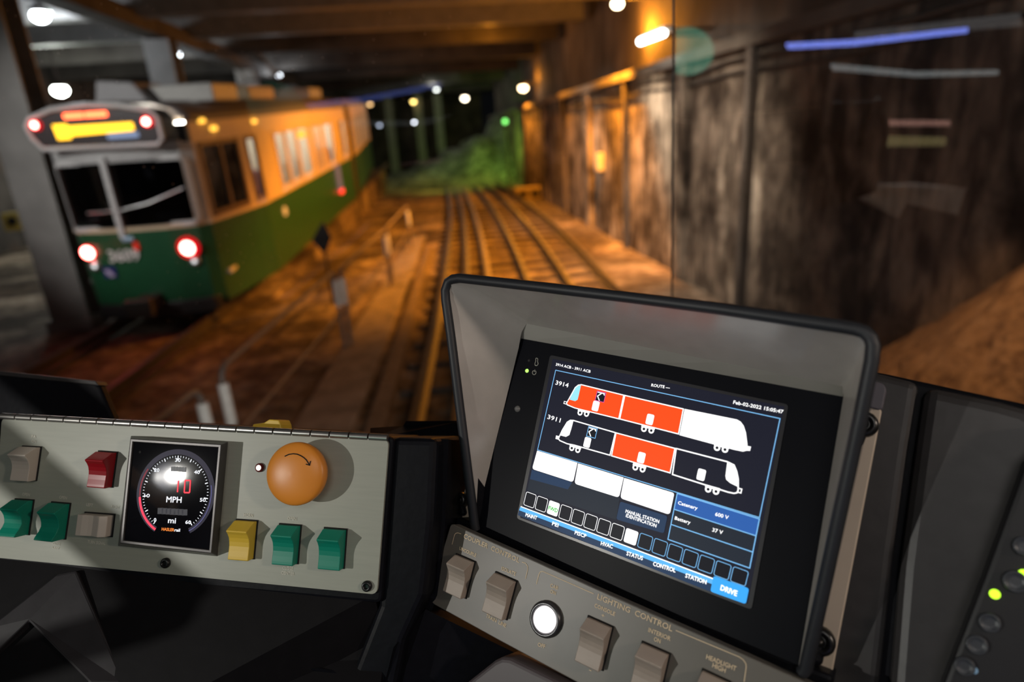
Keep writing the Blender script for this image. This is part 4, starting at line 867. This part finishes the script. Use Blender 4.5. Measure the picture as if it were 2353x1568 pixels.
for tx, a, b, hh in (('COUPLER  CONTROL', Z5(423, 228), Z5(938, 460), .0044), ('UNCOUPLE', Z5(383, 338), Z5(537, 408), .0032), ('ISOLATE', Z5(775, 526), Z5(905, 581), .0032), ('TRAIN  LINE', Z5(632, 966), Z5(815, 1062), .0032),
                     ('CAB', Z5(1228, 684), Z5(1297, 712), .0032), ('ON', Z5(1228, 740), Z5(1277, 760), .0032), ('OFF', Z5(1113, 1234), Z5(1180, 1257), .0032), ('LIGHTING  CONTROL', Z5(1664, 796), Z6(665, 617), .0046),
                     ('CONSOLE', Z5(1638, 870), Z5(1826, 955), .0032), ('+', Z5(1702, 962), Z5(1730, 972), .003), ('INTERIOR', Z6(443, 618), Z6(648, 705), .0034), ('ON', Z6(495, 703), Z6(555, 728), .0034),
                     ('HEADLIGHT', Z6(983, 870), Z6(1260, 985), .0034), ('HIGH', Z6(1040, 948), Z6(1160, 1003), .0034), ('-', Z5(1588, 1470), Z5(1608, 1478), .004)):
    mb = MB(); write(mb, tx, a, b, hh, bold=.00009); mb.build('lettering', M_gold, kp)
for pl in ([Z5(318, 290), Z5(340, 205), Z5(350, 188), Z5(370, 182), Z5(402, 192)], [Z5(965, 453), Z5(1000, 464), Z5(1018, 490), Z5(1020, 520), Z5(1000, 610)], [Z5(1100, 660), Z5(1123, 570), Z5(1136, 545), Z5(1160, 540), Z5(1632, 748)], [Z6(700, 606), Z6(1290, 852), Z6(1330, 880), Z6(1354, 915), Z6(1358, 945), Z6(1338, 1087)]):
    g2 = MB(); flatline(g2, pl, .0006); g2.build('border_line', M_gold, kp)

# ---- lower shelf panel and right side of the dashboard
lw0 = sub(KP, 1300, 1620, .012)
lw = thing('armrest_panel', 'flat purplish grey panel with rounded corner at the bottom edge below the switch panel', 'panel', M=lw0.M)
slab('panel_top', lw0, [(1020, 1610), (1135, 1519), (1152, 1511), (1172, 1513), (1330, 1590), (1600, 1730), (1500, 1850), (1000, 1800)], .0, .05, mat('purplish grey panel', (.085, .07, .075), .45, var=.05), lw, bevel=.004, seg=3)
dslab('right_column', mo0, [(1960, 845), (2030, 860), (2112, 880), (2108, 900), (2085, 1040), (2050, 1300), (2010, 1660), (1780, 1660), (1900, 1200)], -.036, .1, M_gry, bevel=.006)
dslab('right_panel', mo0, [(2124, 886), (2300, 922), (2356, 938), (2400, 960), (2400, 1800), (2025, 1800), (2066, 1300), (2100, 1050)], -.034, .1, M_gry, bevel=.009)
dslab('right_backing', mo0, [(1900, 835), (2034, 858), (2460, 950), (2460, 1900), (1780, 1900), (1850, 1300)], -.046, .1, M_blk, bevel=.004)
rb0 = sub(SP, 2300, 1420, -.012)
rb = thing('button_panel', 'dark panel of unlit round buttons with two glowing green lamps, bottom right', 'button panel', M=rb0.M)
slab('faceplate', rb0, [(2460, 960), (2360, 1060), (2262, 1330), (2165, 1580), (2120, 1800), (2460, 1800)], 0, .03, mat('near black panel', (.008, .008, .010), .5), rb, bevel=.003)
for px, py, r in ((2332, 1336, .0068), (2273, 1430, .0060), (2244, 1481, .0060), (2216, 1530, .0058), (2352, 1255, .006)):
    c = rb0.at(px, py); mb = MB(); mb.lathe(c, (0, 0, 1), [(r, 0), (r, .003), (r*.85, .0042), (r*.75, .003), (r*.3, .0032)], 24); mb.build('push_button', mat('dim button', (.05, .055, .065), .35), rb)
lg = emit('lamp green yellow', (.5, 1., .03), 2.2)
led(rb0, rb, 2286, 1366, .0030, lg, 'indicator_lamp'); led(rb0, rb, 2353, 1322, .0034, lg, 'indicator_lamp')
c = rb0.at(2240, 1540); led(rb0, rb, 2238, 1541, .0022, emit('pale blue glint', (.25, .4, .55), .5), 'indicator_lamp')  # blue glint laid on as a tiny glowing dome, not a lamp

# ---- windscreen panes and cab shell
GN = V3((.02, 1., .135)).normalized(); GP = V3((0, 1.3, 1.75))
def onglass(px, py): d = ray(px, py); return CAM + d*((GP-CAM).dot(GN)/d.dot(GN))
s0 = onglass(1549, -260); s1 = onglass(1545, 560); sd = (s0-s1).normalized()
top = s1 + sd*((3.62-s1.z)/sd.z); bot = s1 + sd*((1.72-s1.z)/sd.z)
def gy(x, z): return GP.y - (GN.x*(x-GP.x) + GN.z*(z-GP.z))/GN.y
mb = MB(); lt = V3((-1.7, gy(-1.7, 3.62), 3.62)); lb = V3((-1.7, gy(-1.7, 1.72), 1.72)); mb.prism([lb, bot, top, lt], (0, .006, 0))
struct('window_1', mb, pane_mat('windscreen glass', .012, dust=True))
off = V3((1.2, -.72, 0)); mb = MB(); mb.prism([bot + V3((.004, 0, 0)), bot+off, top+off*.93, top + V3((.004, 0, 0))], (.003, .005, 0)); struct('window_2', mb, pane_mat('side pane glass', .10))
mb = MB(); mb.tube([bot, top], .0022, 6); struct('trim_20', mb, mat('seam sealant', (.05, .05, .05), .5))
M_cab = mat('cab lining', (.035, .035, .04), .6, var=.1, scale=10)
for nm, c, d in (('cab_floor', (0, -.3, .98), (3.5, 3.4, .08)), ('cab_ceiling', (0, -.45, 3.68), (3.5, 3.1, .08)), ('cab_wall_left', (-1.75, -.3, 2.3), (.08, 3.3, 2.7)), ('cab_wall_back', (0, -1.95, 2.3), (3.5, .08, 2.7)), ('cab_front', (-.4, 1.34, 1.3), (2.7, .06, .82))):
    mb = MB(); mb.box(c, d); struct(nm, mb, M_cab)
mb = MB(); mb.box((1.72, -.75, 2.3), (.08, 2.35, 2.7)); struct('cab_wall_right', mb, M_cab)
# cab lamps, and the added shadow bar whose shadow falls across the left panel
gp = at_depth(385, 1095, .57); gd = ray(385, 1095).normalized(); L1 = gp + (gd - LP.N*2*gd.dot(LP.N))*1.35
t = thing('cab_lamp', 'small reading lamp on the left cab wall, behind the driver', 'lamp', tuple(L1 + V3((-.02, 0, 0))))
mb = MB(); mb.lathe((-.3, 0, 0), (1, 0, 0), [(.03, 0), (.03, .2), (.05, .25), (.05, .28), (.03, .28)], 16); mb.build('shade', M_blk, t)
light('cab_light', L1, 27, (1., .97, .9), .007, t)
L2 = V3((1.0, -.5, 2.95))
t = thing('cab_lamp', 'small warm lamp on the right of the cab ceiling', 'lamp', tuple(L2))
mb = MB(); mb.lathe((0, 0, .04), (0, 0, 1), [(.05, 0), (.05, .04), (.03, .06), (.03, .66)], 16); mb.build('shade', M_blk, t)
light('cab_light', L2, 19, (1., .82, .68), .05, t)
light('cab_fill', (-.2, -.9, 3.5), 5, (1., .95, .9), .6, kind='AREA', target=(-.1, .5, 2.2))  # soft fill added to lighten the cab shadows, no fitting modelled
q0, q1 = [L1.lerp(LP.M @ LP.at(x, y), .5) for x, y in ((-330, 760), (430, 1400))]
t = thing('shadow_bar', 'slanting flat shadow bar added out of view beside the left cab wall', 'shadow bar', tuple(q0))
dd = (q1-q0); wv = dd.cross(L1-q0).normalized()*.0135; mb = MB(); mb.prism([-wv, wv, dd+wv, dd-wv], (L1-q0).normalized()*.006); mb.build('bar', M_chrome, t)  # unseen bar added between lamp and panel to throw the slanting shadow
mb = MB(); mb.tube([(0, 0, 0), V3((-1.71, q0.y, q0.z+.1))-q0], .01, 8); mb.build('bracket', M_chrome, t)
mb = MB(); mb.tube([dd, V3((-1.71, q1.y-.1, q1.z-.1))-q0], .01, 8); mb.build('bracket', M_chrome, t)
# things added behind the driver to make the reflections in the right-hand pane
PN = off.cross(sd).normalized()
def mirrored(px, py, D):
    v = CAM + ray(px, py).normalized()*D; return v - PN*2*(v-s1).dot(PN)
def strip(name, label, cat, pix, D, m, th=.01):
    pts = [mirrored(x, y, D) for x, y in pix]; t = sum(pts, V3())/len(pts); nn = (pts[1]-pts[0]).cross(pts[2]-pts[0]).normalized()
    mb = MB(); mb.prism([p-t for p in pts], nn*th); o = mb.build(name, m); o.location = t; return tag(o, label, cat)
strip('reflection_strip', 'slim blue glowing strip added behind the driver, mirrored in the right-hand pane', 'light', [(1802, 104), (1960, 96), (2220, 68), (2220, 76), (1960, 106), (1806, 114)], 3.6, emit('strip blue', (.22, .3, 1.), 4.5))
strip('reflection_disc', 'round green glowing disc added behind the driver, mirrored in the right-hand pane', 'disc', [(1575+62*cos(a), 118+56*sin(a)) for a in [2*pi*i/28 for i in range(28)]], 2.9, emit('disc green', (.12, .5, .34), 1.5))

for k, (lb, pix, D, col, st) in enumerate((('pale glowing strip added behind the driver, uppermost of the strips under the blue one', [(1905, 150), (2100, 168), (2290, 165), (2290, 173), (2100, 178), (1905, 162)], 3.7, (.6, .65, .65), 1.0),
        ('grey glowing strip added behind the driver, mirrored above the blue strip', [(1960, 74), (2340, 30), (2345, 60), (1960, 92)], 3.8, (.5, .5, .5), .45),
        ('pinkish glowing strip added behind the driver, mirrored below the pale one', [(1962, 276), (2180, 278), (2180, 290), (1968, 290)], 3.6, (.8, .42, .34), 1.1),
        ('yellowish glowing strip added behind the driver, lowest of the mirrored strips', [(1985, 312), (2172, 316), (2168, 336), (1992, 338)], 3.6, (.6, .5, .22), .7))):
    strip('reflection_strip', lb, 'light', pix, D, emit('strip glow %d' % k, col, st))  # emissive strips stand in for the light streaks reflected in the pane
M_ltgrey = mat('light grey laminate', (.75, .75, .75), .5)
strip('shelf_panel', 'light grey triangular shelf panel behind the driver, mirrored at the right of the pane', 'shelf', [(1910, 428), (2100, 424), (2218, 436), (2196, 498), (2080, 470), (2060, 505)], 3.0, M_ltgrey)
